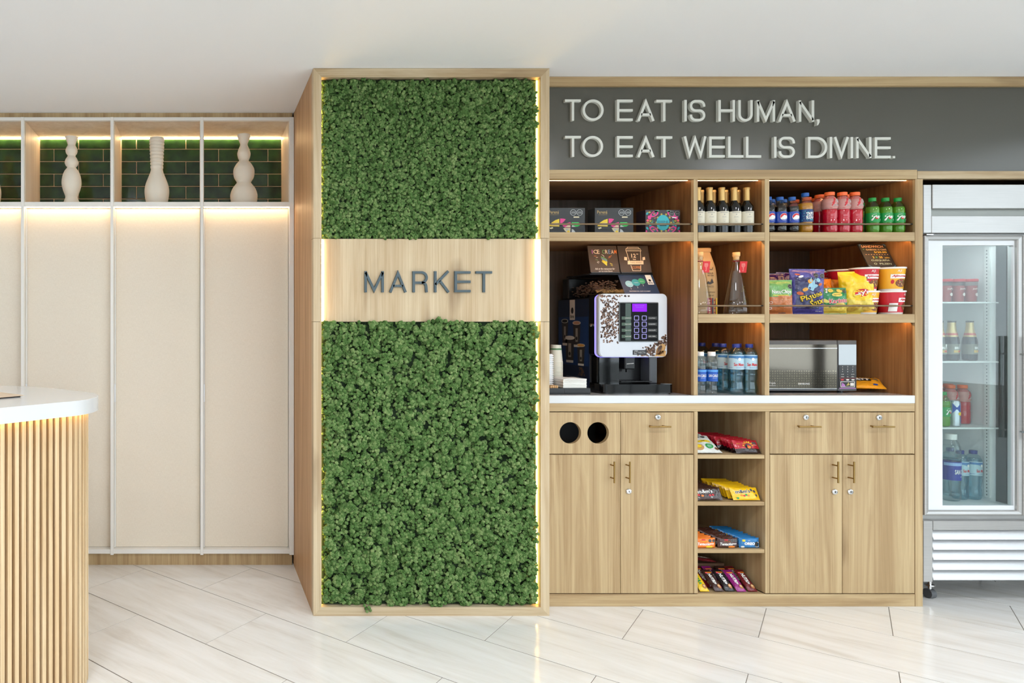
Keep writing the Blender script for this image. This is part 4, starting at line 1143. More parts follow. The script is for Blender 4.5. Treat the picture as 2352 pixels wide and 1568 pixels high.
def gat_print(m, f):
    patch(m, f, [(-.012, .114), (-.002, .136), (-.006, .137), (.004, .158), (.012, .158), (.004, .141), (.008, .140), (-.004, .114)], 0)
    patch(m, lay(f, 2), ell(.022, .147, .0085, .0095, 16), 1)
    text(m, 'G', lay(f, 3), .022, .147, h=.010, bold=.03, m=2)
    text(m, 'GATORADE', lay(f, 2), .012, .126, w=.030, h=.006, bold=.03, m=1)
    return [INK_R, C('sleeve_silver', 200, 190, 188), INK_GY]
gat0 = bottle('sports_drink_bottle', '', 'bottle', (0, 0, 0), GAT_P, CLEAR, (.0182, .172, .0165, CAPO), REDJ, .108, (.110, .156, SLEEVE), gat_print, 'red sports drinks on the upper shelf')
obj('tinted_shoulder', MB().lathe(seg(GAT_P, .1085, .170, -.0012), 24, cap=False), plain('pink_haze', lin(206, 110, 104), .2), gat0, 40)
gcx = [2.8880, 2.9480, 3.0060]
sp = [((gcx[i], YF1 + (.0 if i else -.002), ZS1), 'red sports drink with orange cap in front, %s' % ['next to the amber soda', 'second of three', 'next to the green sodas'][i], -.25) for i in range(3)]
sp += [((gcx[0] + .012, YF1 + .062, ZS1), 'red sports drink in the second row behind the first front one', .1), ((gcx[2] + .014, YF1 + .062, ZS1), 'red sports drink in the second row behind the last front one', .1),
       ((gcx[1] + .010, YF1 + .150, ZS1), 'red sports drink in the third row behind the middle front one', .1), ((gcx[0] + .008, YF1 + .125, ZS1), 'red sports drink in the third row behind the amber soda', .1), ((gcx[0] + .004, YF1 + .187, ZS1), 'red sports drink at the very back behind the colas', .1)]
place(gat0, sp)
UP_P = [(.018, 0), (.0235, .004), (.0258, .014), (.0260, .040), (.0252, .046), (.0256, .050), (.0256, .090), (.0262, .096), (.0258, .112), (.0215, .130), (.0150, .141), (.0122, .146), (.0122, .152)]
UPG = C('lime_label_green', 20, 150, 66, .35); CAPG = C('green_cap', 22, 146, 58, .4)
def up_print(m, f):
    text(m, '7', lay(f, 2), -.006, .068, h=.024, bold=.05, shear=.2, m=0); patch(m, lay(f, 3), ell(.004, .068, .0055), 1)
    text(m, 'up', lay(f, 4), .009, .071, h=.013, bold=.04, m=0); text(m, 'LIMON', lay(f, 2), -.004, .085, w=.014, rot=.15, m=0)
    patch(m, lay(f, 2), ell(.026, .060, .006, .005), 0); patch(m, lay(f, 2), ell(.030, .078, .005, .003), 0)
    return [INK_W, INK_R]
up0 = bottle('lime_soda_bottle', '', 'bottle', (0, 0, 0), UP_P, CLEARG, (.0138, .147, .0160, CAPG), LIME, .120, (.048, .092, UPG), up_print, 'green lime sodas on the upper shelf')
ucx = [3.0860, 3.1460, 3.2030]
sp = [((ucx[i], YF1, ZS1), 'green lime soda in the front row, %s' % ['next to the red sports drinks', 'in the middle', 'against the end panel'][i], -.3) for i in range(3)]
sp += [((ucx[1] + .018, YF1 + .135, ZS1), 'green lime soda standing behind the others', .2)]
place(up0, sp)

# ------------------------------------------------------------------ boxes on the upper shelf
def carton(name, label, x0, x1, y0, d, h, body, deco, z=ZS1, rz=0, group=None):
    t = thing(name, label, 'box', ((x0 + x1) / 2, y0 + d / 2, z), rz, group)
    w_ = (x1 - x0) / 2
    obj('carton', MB().box(-w_, w_, -d / 2, d / 2, 0, h, .0012), body, t)
    m = MB(); mats = deco(m, plane_map(-d / 2), w_, h); obj('print', m, mats, t)
    return t
BOXK = C('charcoal_card', 52, 54, 55, .5)
def tea_print(m, f, w_, h):
    # local u: -w_..w_, v: 0..h
    text(m, 'Perená', f, -.055, h - .020, w=.047, h=.015, bold=.005, m=5); text(m, 'TEA TASTING SELECTION', f, -.052, h - .0325, w=.040, m=5)
    q = [(-.078, .036), (-.066, .052), (-.048, .064), (-.030, .070), (-.030, .034)]
    patch(m, f, q, 0); patch(m, lay(f, 2), [(-.066, .040), (-.055, .050), (-.036, .052), (-.034, .038)], 3)
    patch(m, f, [(-.026, .044), (-.026, .071), (-.012, .071), (.000, .068), (-.012, .054)], 1)
    patch(m, f, [(-.016, .038), (-.002, .048), (.022, .055), (.022, .030), (-.004, .030)], 1); patch(m, lay(f, 2), [(-.004, .032), (.010, .040), (.020, .040), (.020, .031)], 3)
    patch(m, f, [(.027, .032), (.027, .054), (.058, .054), (.072, .044), (.056, .034)], 2); patch(m, lay(f, 2), [(.028, .032), (.030, .042), (.040, .036), (.046, .033)], 4)
    patch(m, f, [(-.012, .026), (-.004, .014), (.006, .006), (.020, .001), (.022, .028), (-.004, .028)], 3); patch(m, lay(f, 2), ell(.012, .010, .006), 0)
    patch(m, lay(f, 2), ell(.004, .020, .005, .004), 4)
    patch(m, f, [(.027, .001), (.027, .024), (.036, .020), (.046, .006), (.048, .001)], 4)
    patch(m, f, [(-.076, .028), (-.060, .032), (-.058, .026), (-.070, .022)], 3)
    rect(m, f, .036, .062, h - .046, h - .0405, 1, 1, 3)
    for u in (.034, .064): octagon(m, f, u, h - .022, .0145, 4, 6)
    text(m, 'FILTER INFUSIONS', f, -.058, .003, w=.036, m=5)
    return [INK_Y, INK_PK, C('leaf_green', 60, 200, 90), C('pale_pattern', 226, 216, 176), C('print_silver', 196, 200, 198), INK_GOLD, C('oct_black', 38, 40, 40)]
YBX = YK + .060
carton('tea_box', 'black box with bright leaf shapes, half hidden by the moss column', X(1255, YBX), X(1344, YBX), YBX, .06, .121, BOXK, tea_print, group='black printed boxes')
carton('tea_box', 'black box with bright leaf shapes, between the other two boxes', X(1366.3, YBX), X(1455, YBX), YBX, .06, .121, BOXK, tea_print, group='black printed boxes')
def floral_print(m, f, w_, h):
    rnd = random.Random(9); cols = [0, 1, 2, 3, 4, 5]
    for sx in (-1, 1):                                       # mirrored flowers and scrolls
        for (u, v, a, b, r_, c) in [(.042, .020, .024, .013, .6, 0), (.040, .092, .022, .012, -.5, 0), (.066, .048, .012, .006, .3, 2), (.062, .076, .010, .008, 1.2, 0), (.072, .026, .011, .0045, 1.0, 1),
                                    (.072, .095, .012, .0045, -1.0, 1), (.056, .060, .008, .004, .0, 2), (.070, .062, .006, .006, 0, 3), (.030, .008, .013, .005, .2, 4), (.028, .105, .012, .005, -.2, 4), (.076, .010, .005, .008, 0, 0), (.062, .100, .006, .004, 0, 2), (.058, .038, .005, .005, 0, 1), (.050, .055, .0045, .010, .3, 4)]:
            if u + a > w_: a = max(w_ - u - .001, .003)
            v0 = min(max(v, b + .001), h - b - .001)
            patch(m, f, ell(sx * u, v0, a, b, 12, sx * r_), c)
            if a > .012: patch(m, lay(f, 2), ell(sx * u, v0, a * .62, b * .6, 10, sx * r_), 5); patch(m, lay(f, 3), ell(sx * u, v0, a * .3, b * .3, 8), 3)
        for q in range(10):
            patch(m, f, ell(sx * rnd.uniform(.03, w_ - .005), rnd.uniform(.006, h - .006), .0022, None, 6), rnd.choice((1, 2, 3)))
    for q in range(10):
        a = 2 * PI * q / 10; patch(m, lay(f, 2), ell(.004 + .034 * math.cos(a), .052 + .040 * math.sin(a), .005, None, 8), 2)
    patch(m, lay(f, 4), ell(.0, .052, .030, .036, 28), 1); text(m, 'ESSENS', lay(f, 5), .0, .056, w=.050, h=.011, bold=.03, m=6)
    rect(m, lay(f, 5), -.016, .016, .036, .0395, 1, 1, 7); text(m, 'INFUSION', lay(f, 5), 0, .028, w=.026, m=6)
    rect(m, lay(f, 4), .042, .063, h - .038, h - .0335, 1, 1, 8)
    for u in (.040, .066): octagon(m, lambda a, b, k=1: f(a, b, k + 4), u, h - .018, .0125, 9, 7)
    return [INK_PK, INK_TQ, C('mustard', 186, 160, 60), C('coral', 236, 96, 96), C('sage', 96, 150, 120), C('dark_teal', 40, 90, 100), C('deep_teal', 16, 104, 124), INK_K, INK_W, INK_GY]
carton('floral_box', 'black box covered in pink and turquoise flowers', X(1482.6, YBX), X(1562.5, YBX), YBX, .068, .1115, C('floral_ground', 58, 44, 50), floral_print)

# ------------------------------------------------------------------ water on the counter
SM_P = [(.020, 0), (.026, .004), (.0295, .014), (.0300, .030), (.0285, .042), (.0262, .058), (.0285, .076), (.0300, .092), (.0286, .104), (.0300, .114), (.0300, .176), (.0300, .182), (.0285, .192), (.0225, .206), (.0150, .214), (.0128, .217), (.0128, .220)]
SML = C('pale_blue_label', 178, 206, 216, .35); CAPN = C('navy_cap', 24, 44, 128, .4)
def sm_print(m, f):
    rect(m, f, -.045, .045, .168, .178, 12, 1, 1); patch(m, lay(f, 2), [(-.02, .168), (0, .158), (.02, .168)], 1)
    patch(m, lay(f, 3), ell(0, .163, .006, .007, 8), 3)
    text(m, 'San Mateo', lay(f, 3), 0, .139, w=.042, h=.0145, bold=.02, m=0); text(m, 'DE MANANTIAL', lay(f, 3), .004, .124, w=.034, m=2)
    text(m, 'Bajo en Sodio', lay(f, 3), -.034, .124, w=.016, h=.006, m=2)
    return [INK_R, C('label_blue', 60, 120, 176), INK_B, INK_W]
sm0 = bottle('water_bottle', '', 'bottle', (0, 0, 0), SM_P, CLEARB, (.0142, .2150, .0170, CAPN), WATER, .196, (.116, .182, SML), sm_print, 'large water bottles on the counter')
sp = [((2.4640, 3.146, ZCT), 'navy-capped water bottle in front, left one of two', -.2), ((2.5255, 3.146, ZCT), 'navy-capped water bottle in front, against the divider', -.2), ((2.4620, 3.222, ZCT), 'navy-capped water bottle in the second row, further from the divider', .2),
      ((2.5250, 3.212, ZCT), 'navy-capped water bottle in the second row, against the divider', .2), ((2.4860, 3.300, ZCT), 'navy-capped water bottle in the third row', .2), ((2.4740, 3.372, ZCT), 'navy-capped water bottle in the fourth row', .2), ((2.4100, 3.372, ZCT), 'navy-capped water bottle furthest back behind the small ones', .2)]
place(sm0, sp)
SC_P = [(.016, 0), (.021, .003), (.0235, .011), (.0238, .026), (.0215, .042), (.0230, .056), (.0236, .062), (.0236, .116), (.0238, .124), (.0225, .134), (.0238, .142), (.0230, .156), (.0180, .170), (.0138, .176), (.0138, .181)]
SCL = C('royal_blue_label', 24, 84, 176, .35)
def sc_print(m, f):
    rect(m, f, -.04, .04, .106, .114, 10, 1, 1)
    text(m, 'SAN CARLOS', lay(f, 2), .004, .088, w=.040, h=.0125, bold=.02, m=0); text(m, 'agua de mesa', lay(f, 2), .008, .077, w=.020, m=0)
    return [INK_W, C('light_blue', 90, 160, 220)]
sc0 = bottle('small_water_bottle', '', 'bottle', (0, 0, 0), SC_P, CLEAR, (.0150, .1775, .0190, C('white_cap', 236, 234, 230, .4)), WATERC, .150, (.062, .116, SCL), sc_print, 'small water bottles on the counter')
sp = [((2.3460, 3.138, ZCT), 'small white-capped water bottle next to the large ones', -.4), ((2.2930, 3.138, ZCT), 'small white-capped water bottle cut off by the shelf divider', -.4), ((2.3080, 3.190, ZCT), 'small white-capped water bottle behind the other two', .1)]
place(sc0, sp)

# ------------------------------------------------------------------ conical glass bottles, tags, kraft bag
CON_P = [(.0, .004), (.040, .004), (.046, 0), (.049, .004), (.0488, .02), (.0440, .060), (.0365, .110), (.0275, .165), (.0195, .210), (.0145, .236), (.0130, .246), (.0130, .256), (.0150, .258), (.0150, .262), (.0120, .263)]
CORK = C('turned_wood_stopper', 214, 176, 122, .6); TAGR = C('red_card_tag', 214, 44, 48, .6)
def decanter(loc, label, drink=None):
    t = thing('glass_bottle', label, 'bottle', loc, 0, 'conical glass bottles with red tags')
    obj('bottle_body', MB().lathe(CON_P, 32, cap=False), GLASS, t, 40)
    if drink: obj('drink', MB().lathe([(0, .006)] + seg(CON_P[4:], .02, .2, -.002) + [(0, .2)], 24, cap=False), drink, t, 40)
    obj('stopper', MB().lathe([(.0118, .252), (.0118, .266), (.0128, .268), (.0145, .270), (.0150, .272), (.0150, .2855), (.0142, .287), (0, .287)], 24, cap=False), CORK, t, 40)
    obj('cord', MB().lathe([(.0142, .244), (.0150, .2455), (.0142, .247)], 20, cap=False), C('red_cord', 150, 20, 26), t)
    M = Matrix.Translation((.014, -.026, .243)) @ Matrix.Rotation(math.radians(8), 4, 'X')
    tg = obj('tag', MB().box(-.016, .017, -.0006, .0006, -.052, 0).xf(M), TAGR, t)
    m = MB(); f = lambda u, v, k=1: tuple(M @ Vector((u, -.0006 - .0003 * k, v)))
    for r_ in (.0085, .0060, .0034): ring(m, f, 0, -.019, r_, r_, .0011, 18)
    line2(m, f, [(-.010, -.012), (0, -.0105), (.008, -.012)], .0014); text(m, 'eru', f, .001, -.037, h=.006, rot=-PI / 2)
    obj('print', m, [C('tag_pink', 246, 170, 158)], tg)
    m = MB(); g_ = cyl_map(0, .12, lambda z: rfun(CON_P[3:])(z) + .0006)
    for z, r_ in ((.120, .006), (.070, .008)):
        ring(m, g_, .004, z, r_, r_ * 1.3, .0008, 14, 0, .5, 5.2); line2(m, g_, [(-.012, z - .018), (.002, z - .010), (.010, z - .016)], .0008)
    obj('etched_mark', m, [C('etch_gold', 150, 140, 70)], t)
    return t
decanter((X(1691, 3.165), 3.165, ZS2), 'empty conical glass bottle with wooden stopper and red tag, standing alone')
decanter((2.3050, 3.158, ZS2), 'conical glass bottle with red tag half hidden by the divider', None)
KRAFT = plain('kraft_paper', lin(196, 160, 112), .75, bump=.25, bscale=30)
kb = thing('kraft_bag', 'tall folded kraft paper bag with mountain print', 'bag', (X(1612, 3.26), 3.26, ZS2), .0)
def kraft_w(z):                                              # half width and half depth at a height
    return (.062 - .012 * max(0, (z - .12) / .2) ** 1.2 - .018 * max(0, (z - .22) / .1), .034 * (1 - max(0, (z - .14) / .175) ** 1.5 * .92))
m = MB(); n_ = 20; rows = 18
for j in range(rows + 1):
    z = .312 * j / rows; a, b = kraft_w(z)
    for i in range(n_):
        t_ = 2 * PI * i / n_; c, s = math.cos(t_), math.sin(t_)
        k = (abs(c) ** 4 + abs(s) ** 4) ** -.25
        wv = mnoise.noise((c * 2 + 5, s * 2, z * 18)) * .0035 * (0.3 + j / rows)
        m.v.append(((a * k * c + wv), (b * k * s + wv), z))
for j in range(rows):
    for i in range(n_):
        a, b = j * n_ + i, j * n_ + (i + 1) % n_
        m.f.append((a, b, b + n_, a + n_)); m.m.append(0)
m.f.append(tuple(range(n_))[::-1]); m.m.append(0); m.f.append(tuple(rows * n_ + i for i in range(n_))); m.m.append(0)
obj('bag_body', m, KRAFT, kb, 50)
obj('folded_top', MB().box(-.036, .038, -.012, .010, .296, .318, .004), KRAFT, kb)
m = MB(); f = lambda u, v, k=1: (u, -kraft_w(v)[1] * 1.0 - .0012 - .0003 * k - .0006, v)
INKB = C('kraft_ink', 60, 48, 40)
ring(m, f, .024, .222, .010, .011, .0026, 16, 0, 2.2, 6.6); text(m, 'VILLA', f, .018, .196, w=.028, bold=.01); text(m, 'DE ICA', f, .018, .185, w=.030, bold=.01)
patch(m, f, [(-.004, .146), (.004, .158), (.012, .148), (.024, .170), (.030, .150), (.014, .142)], 0); text(m, 'PISCO', f, .015, .132, w=.03)
text(m, 'Quebranta', f, .016, .106, w=.040, shear=.4); text(m, '750 ml', f, .016, .090, w=.026)
rect(m, f, .000, .021, .0, .078, 1, 4, 1)
for q in range(6): patch(m, lay(f, 2), [(.0105 + .005 * a, .007 + q * .012 + .005 * b) for a, b in ((1, 0), (0, 1), (-1, 0), (0, -1))], 2)
rect(m, f, .024, .028, 0, .078, 1, 4, 3); rect(m, f, .040, .046, 0, .078, 1, 4, 4)
for q in range(4): patch(m, lay(f, 2), ell(.034, .010 + q * .019, .003), 1)
obj('print', m, [INKB, C('kraft_red', 176, 24, 42), C('kraft_cream', 226, 190, 150), C('kraft_navy', 44, 46, 96), C('kraft_yellow', 226, 176, 40)], kb)

# ------------------------------------------------------------------ film bags and packs
def pillow(w_, h, t_, seed=0, cr=.003, seal=.010, side=False, ex=.55, pu=2.6):
    """surface map of a filled film pack: front faces -Y; u across, v up; side=True puts the crimped seals left and right"""
    def prof(u, v):
        a = min(1, abs(2 * u / w_)); b = abs(2 * v / h - 1)
        if side:
            s_ = max(0, min(1, (w_ / 2 - abs(u) - seal * .8) / (w_ / 2 - seal))); q = (1 - (1 - s_) ** 2.4) ** ex if s_ > 0 else 0
            return q * (1 - min(1, b) ** pu) ** .5
        s_ = max(0, min(1, (h / 2 - abs(v - h / 2) - seal * .8) / (h / 2 - seal))); q = (1 - (1 - s_) ** 2.4) ** ex if s_ > 0 else 0
        return q * (1 - a ** pu) ** .5
    def S(u, v, k=1, back=False):
        p = prof(u, v)
        nz = mnoise.noise((u * 38 + seed, v * 30, seed * 1.7)) * cr * 1.5 + mnoise.noise((u * 95, v * 80 + seed, seed)) * cr * .7
        cri = (math.sin(u * 900) * .0006 if not side else math.sin(v * 900) * .0006) if p < .02 else 0
        y = (t_ / 2) * p
        if back: return (u, y * .8 + cri + .0004, v)
        return (u, -y + nz * (p * 1.1 + .12) + cri - .0003 * (k - 1) * 2 - .0004, v)
    return S
def film(name, parent, S, w_, h, mats, pick=None, nu=16, nv=18, wob=.0, seed=0):
    m = MB(); ww = lambda v: 1 - wob * math.sin(PI * v / h)
    for back in (False, True):
        o_ = len(m.v)
        for j in range(nv + 1):
            for i in range(nu + 1):
                v = h * j / nv; u = (-.5 + i / nu) * w_
                p = S(u, v, 1, back); m.v.append((p[0] * ww(v), p[1], p[2]))
        for j in range(nv):
            for i in range(nu):
                a = o_ + j * (nu + 1) + i; q = (a, a + 1, a + nu + 2, a + nu + 1)
                m.f.append(q if not back else q[::-1])
                m.m.append(pick((-.5 + (i + .5) / nu), (j + .5) / nv) if pick else 0)
    return obj(name, m, mats, parent, 60)
def wobmap(S, h, wob):
    return lambda u, v, k=1: (lambda p: (p[0] * (1 - wob * math.sin(PI * min(max(v, 0), h) / h)), p[1] - (.0008 + .0006 * k) * (1 if h > .11 else .45), p[2]))(S(u, v, 1))
def pack(name, label, cat, loc, w_, h, t_, mats, pick, prints, ink, seed=1, cr=.003, side=False, rz=0, rx=0, ry=0, group=None, nu=16, nv=18, wob=.04, seal=.010, ex=.55, pu=2.6):
    t = thing(name, label, cat, loc, rz, group); t.rotation_euler = (rx, ry, rz)
    S = pillow(w_, h, t_, seed, cr, seal, side, ex, pu)
    film('film', t, S, w_, h, mats, pick, nu * (2 if h > .11 else 1), nv * (2 if h > .11 else 1), wob)
    if prints:
        m = MB(); prints(m, wobmap(S, h, wob)); obj('print', m, ink, t)
    return t

# crisps on the lower upper-shelf
NG, NO = foil('natural_green_film', lin(112, 168, 92)), foil('clay_orange_film', lin(198, 118, 66))
def natu(m, f):
    text(m, 'NatuChips', lay(f, 2), .004, .100, w=.082, h=.022, bold=.02, shear=.1, m=0); rect(m, f, -.034, .034, .0845, .0875, 8, 1, 1)
    text(m, 'Camote', lay(f, 2), .020, .068, w=.036, shear=.35, m=3)
    octagon(m, f, .042, .126, .012, 4, 2)
    for v in (.052, .026): ring(m, lay(f, 2), -.040, v, .006, .006, .0016, 12, 0)
    rect(m, lay(f, 2), .0, .03, .004, .008, 3, 1, 2)
xN = X(1788, 3.150)
pack('crisps_bag', 'green and orange crisps bag cut off by the shelf divider', 'bag', (xN, 3.152, ZS2), .116, .158, .052, [NG, NO], lambda u, v: 0 if v > .52 + u * .06 else 1, natu, [INK_W, INK_Y, INK_K, C('pale_clay', 236, 200, 150), INK_GY], 3, .004, rx=-.04, rz=-.22)
PF, PD = foil('violet_film', lin(78, 74, 150), .2), foil('navy_film', lin(46, 46, 92), .2)
def piq(m, f):
    text(m, 'Piqueo', lay(f, 2), .010, .080, w=.098, h=.036, bold=.06, rot=.36, m=1); text(m, 'Piqueo', lay(f, 3), .010, .0805, w=.094, h=.033, bold=.02, rot=.36, m=0)
    text(m, 'Snax', lay(f, 2), .030, .055, w=.064, h=.032, bold=.06, rot=.36, m=1); text(m, 'Snax', lay(f, 3), .030, .0555, w=.060, h=.029, bold=.02, rot=.36, m=0)
    for (u, v, a, b, r_, c) in ((-.020, .112, .012, .008, .5, 2), (-.040, .094, .014, .008, -.3, 3), (.018, .128, .013, .009, .2, 4), (.000, .150, .012, .009, .8, 2), (.042, .136, .011, .006, .4, 3), (-.034, .172, .012, .005, .3, 5), (-.046, .182, .010, .004, -.2, 3), (.034, .156, .008, .010, 0, 4)):
        patch(m, f, ell(u, v, a, b, 10, r_), c)
    patch(m, lay(f, 2), [(-.012, .118), (.004, .168), (.026, .172), (.020, .120), (.010, .104)], 4)
    octagon(m, f, .056, .176, .0125, 6, 1); octagon(m, f, .026, .178, .0115, 6, 1); text(m, 'PESO NETO', lay(f, 2), .046, .014, w=.030, m=5)
pack('crisps_bag', 'tall violet snack bag with slanted yellow lettering', 'bag', (X(1851, 3.150), 3.150, ZS2), .142, .209, .056, [PF, PD], lambda u, v: 1 if (.12 < v < .8 and abs(u + .1 * v) < .34) else 0, piq, [INK_Y, INK_K, C('corn', 224, 160, 60), C('paprika', 200, 96, 48), C('ice_blue', 150, 196, 214), INK_W, INK_GY], 7, .005, rx=-.03, ry=.03, wob=.07, rz=-.22)
PURP = foil('dark_purple_film', lin(62, 30, 86), .2)
for k, (px, yy, h_) in enumerate(((1783, 3.240, .196), (1806, 3.300, .205))):
    pack('crisps_bag', ['dark purple snack bag directly behind the green and orange bag', 'dark purple snack bag at the back behind the violet bag'][k], 'bag', (X(px, yy), yy, ZS2), .105, h_, .045, [PURP], None, None, None, 11 + k, .006, rx=-.05, ry=(-.03, .05)[k])
OR1, OR2 = foil('orange_film', lin(236, 140, 30)), foil('toffee_film', lin(190, 128, 46))
pack('crisps_bag', 'plain orange snack bag behind the violet bag', 'bag', (X(1890, 3.235), 3.235, ZS2), .090, .168, .045, [OR1], None, lambda m, f: (ring(m, f, -.01, .12, .02, .018, .002, 18, 0), ring(m, f, .02, .07, .014, .012, .002, 16, 0)), [C('deep_orange', 214, 100, 24)], 21, .006, ry=-.04)
pack('crisps_bag', 'toffee-brown snack bag behind the green plantain bag', 'bag', (X(1919, 3.245), 3.245, ZS2), .080, .166, .045, [OR2], None, lambda m, f: octagon(m, f, .014, .150, .012, 1, 0), [INK_K, INK_GY], 23, .006, ry=.05)
KG, KY = foil('plantain_green_film', lin(24, 128, 66)), foil('plantain_yellow_film', lin(214, 186, 70))
def kar(m, f):
    text(m, 'Karinto', lay(f, 3), .010, .060, w=.070, h=.022, bold=.07, rot=.10, m=1); text(m, 'Karinto', lay(f, 4), .010, .060, w=.068, h=.020, bold=.02, rot=.10, m=0)
    patch(m, lay(f, 2), ell(.006, .088, .020, .009, 14), 2); text(m, 'NATURAL', lay(f, 3), .006, .088, w=.026, m=3)
    patch(m, f, ell(-.012, .108, .012, .008, 10, .6), 2); patch(m, f, ell(.022, .106, .012, .009, 10, .2), 2); patch(m, f, ell(-.036, .060, .014, .008, 10, -.5), 2)
    text(m, 'CHIFLES', lay(f, 3), .012, .036, w=.046, h=.013, bold=.03, m=4); octagon(m, f, .040, .104, .010, 5, 3)
    patch(m, f, [(-.034, .098), (-.026, .118), (-.018, .118), (-.028, .096)], 1)
pack('crisps_bag', 'short green plantain snack bag in front, beside the yellow bag', 'bag', (X(1913, 3.135), 3.135, ZS2), .104, .121, .044, [KG, KY], lambda u, v: 1 if v < .36 + .1 * math.sin(u * 9) and v > .03 else 0, kar, [INK_R, INK_W, C('plantain', 226, 206, 96), C('bottle_green', 16, 70, 40), C('lime_text', 190, 190, 40), INK_GY], 31, .004, rx=-.05, wob=-.04, rz=-.25)
LY, LY2 = foil('yellow_film', lin(244, 204, 30), .22), foil('pale_yellow_film', lin(238, 212, 90), .22)
def lays(m, f):
    patch(m, lay(f, 1), ell(.006, .096, .034, .024, 18, .15), 2); patch(m, lay(f, 2), ell(.006, .096, .030, .018, 18, .15), 0)
    text(m, "Lay's", lay(f, 4), .006, .096, w=.056, h=.026, bold=.03, rot=.12, m=1)
    octagon(m, f, .042, .168, .014, 4, 3); rect(m, f, .030, .056, .148, .1505, 3, 1, 1); patch(m, f, ell(-.02, .030, .026, .015, 12, .4), 5); patch(m, f, ell(.030, .022, .020, .013, 12, -.3), 5)
pack('crisps_bag', 'yellow crisps bag with a white-lettered red badge', 'bag', (X(1969, 3.145), 3.145, ZS2), .132, .198, .060, [LY, LY2], lambda u, v: 1 if v < .30 + .16 * abs(u) else 0, lays, [INK_R, INK_W, INK_Y, INK_K, INK_GY, C('crisp', 216, 176, 70)], 41, .006, rx=-.04, ry=-.02, wob=.05, rz=-.34)

# instant noodle cups
CUPW = C('cup_white', 240, 236, 228, .4)
def noodle_cup(loc, label, main, ink, side_c, rz=0):
    t = thing('noodle_cup', label, 'cup', loc, rz, 'instant noodle cups')
    pr = [(.0395, 0), (.0405, .002), (.0500, .100), (.0530, .101), (.0535, .104), (.0530, .107), (.0500, .107), (.0, .1062)]
    obj('cup_body', MB().lathe(pr, 36, cap=True), CUPW, t, 40)
    R = lambda z: .0405 + .0095 * (z - .002) / .098 + .0004
    sl = obj('sleeve', MB().lathe([(R(.008), .008), (R(.099), .099)], 36, cap=False), main, t, 40)
    m = MB(); f = cyl_map(0, .0, lambda z: R(z) + .0005)
    rect(m, f, -.030, .040, .055, .074, 16, 1, 0); text(m, 'Ajinomen', lay(f, 3), .006, .065, w=.064, h=.013, bold=.03, shear=.3, m=1)
    patch(m, lay(f, 2), ell(.012, .034, .024, .019, 18), 2); rnd = random.Random(5)
    for q in range(34):
        a, b = rnd.uniform(0, 6.28), math.sqrt(rnd.random())
        patch(m, lay(f, 3), ell(.012 + .021 * b * math.cos(a), .034 + .016 * b * math.sin(a), rnd.uniform(.0015, .0035), rnd.uniform(.001, .002), 6, rnd.uniform(0, 3)), rnd.choice((3, 4, 5, 1)))
    patch(m, f, ell(-.022, .040, .006, .010, 8), 1); patch(m, f, ell(.052, .042, .010, .012, 8), 4); text(m, 'AJI', lay(f, 2), .0, .088, w=.016, m=0); octagon(m, f, .050, .087, .008, 0, 6)
    if side_c: rect(m, f, -.060, -.030, .012, .050, 6, 1, 0)
    obj('print', m, [INK_W, INK_R, C('bowl_rim', 120, 70, 40), C('noodle', 226, 190, 110), C('carrot', 222, 110, 50), C('herb', 70, 110, 50), INK_K], sl)
    return t
CR, CY = C('cup_red', 200, 30, 48, .35), C('cup_yellow', 240, 176, 40, .35)
xr, xl, yc = 3.1775, 3.0690, 3.148
noodle_cup((xr, yc, ZS2), 'red noodle cup at the bottom of the stack by the end panel', CR, 0, 1, .45)
noodle_cup((xr + .001, yc, ZS2 + .1075), 'yellow noodle cup on top of the stack by the end panel', CY, 0, 0, -.15)
noodle_cup((xl, yc + .012, ZS2), 'yellow noodle cup at the bottom of the stack behind the yellow bag', CY, 0, 0, -.1)
noodle_cup((xl, yc + .012, ZS2 + .1075), 'red noodle cup on top of the stack behind the yellow bag', CR, 0, 0, -.1)
for k, (x, y, wh) in enumerate(((xl, 3.272, 'second stack behind the yellow bag'), (xl, 3.384, 'third stack behind the yellow bag'), (xr, 3.42, 'hindmost stack near the end panel'))):
    noodle_cup((x, y, ZS2), 'lower red noodle cup of the ' + wh, CR, 0, 0, -.1)
    noodle_cup((x, y, ZS2 + .1075), 'upper red noodle cup of the ' + wh, CR, 0, 0, -.1)

# chalkboard leaning behind the cups
cb = thing('chalkboard_sign', 'small slanted chalkboard with hand-written sandwich offer', 'sign', (3.1605, 3.166, ZS2 + .2152))
tilt = math.radians(-26)
M = Matrix.Translation((0, .0, .0014)) @ Matrix.Rotation(tilt, 4, 'X')
bw, bh = .0645, .128
obj('board', MB().box(-bw, bw, -.003, .003, 0, bh, .001).xf(M), C('chalk_black', 34, 31, 29, .6), cb)
obj('prop', MB().box(-.058, .05, .006, .050, 0, .010, .001).box(-.008, .008, .044, .050, .01, .075, .001), MATTBLACK, cb)
KZ = bh / .150
m = MB(); f = lambda u, v, k=1: tuple(M @ Vector((u, -.003 - .0003 * k, v * KZ)))
text(m, 'SANDWICH', f, -.004, .132, w=.102, h=.0155, bold=.008, m=0); text(m, '+', f, -.050, .114, h=.007, m=3); text(m, 'GASEOSA O CAFÉ', f, .008, .113, w=.096, h=.011, bold=.01, m=2)
text(m, 'S/20.00', f, .022, .096, w=.058, h=.011, bold=.01, m=1)
for q in range(9): text(m, '*', f, -.050 + q * .0125, .079, h=.007, bold=.05, m=0)
text(m, '2', f, -.022, .063, h=.012, bold=.01, m=1); text(m, 'x', f, -.008, .063, h=.009, m=3); text(m, '25', f, .012, .063, h=.012, bold=.01, m=1); text(m, 'soles.', f, .042, .061, h=.008, bold=.01, m=1)
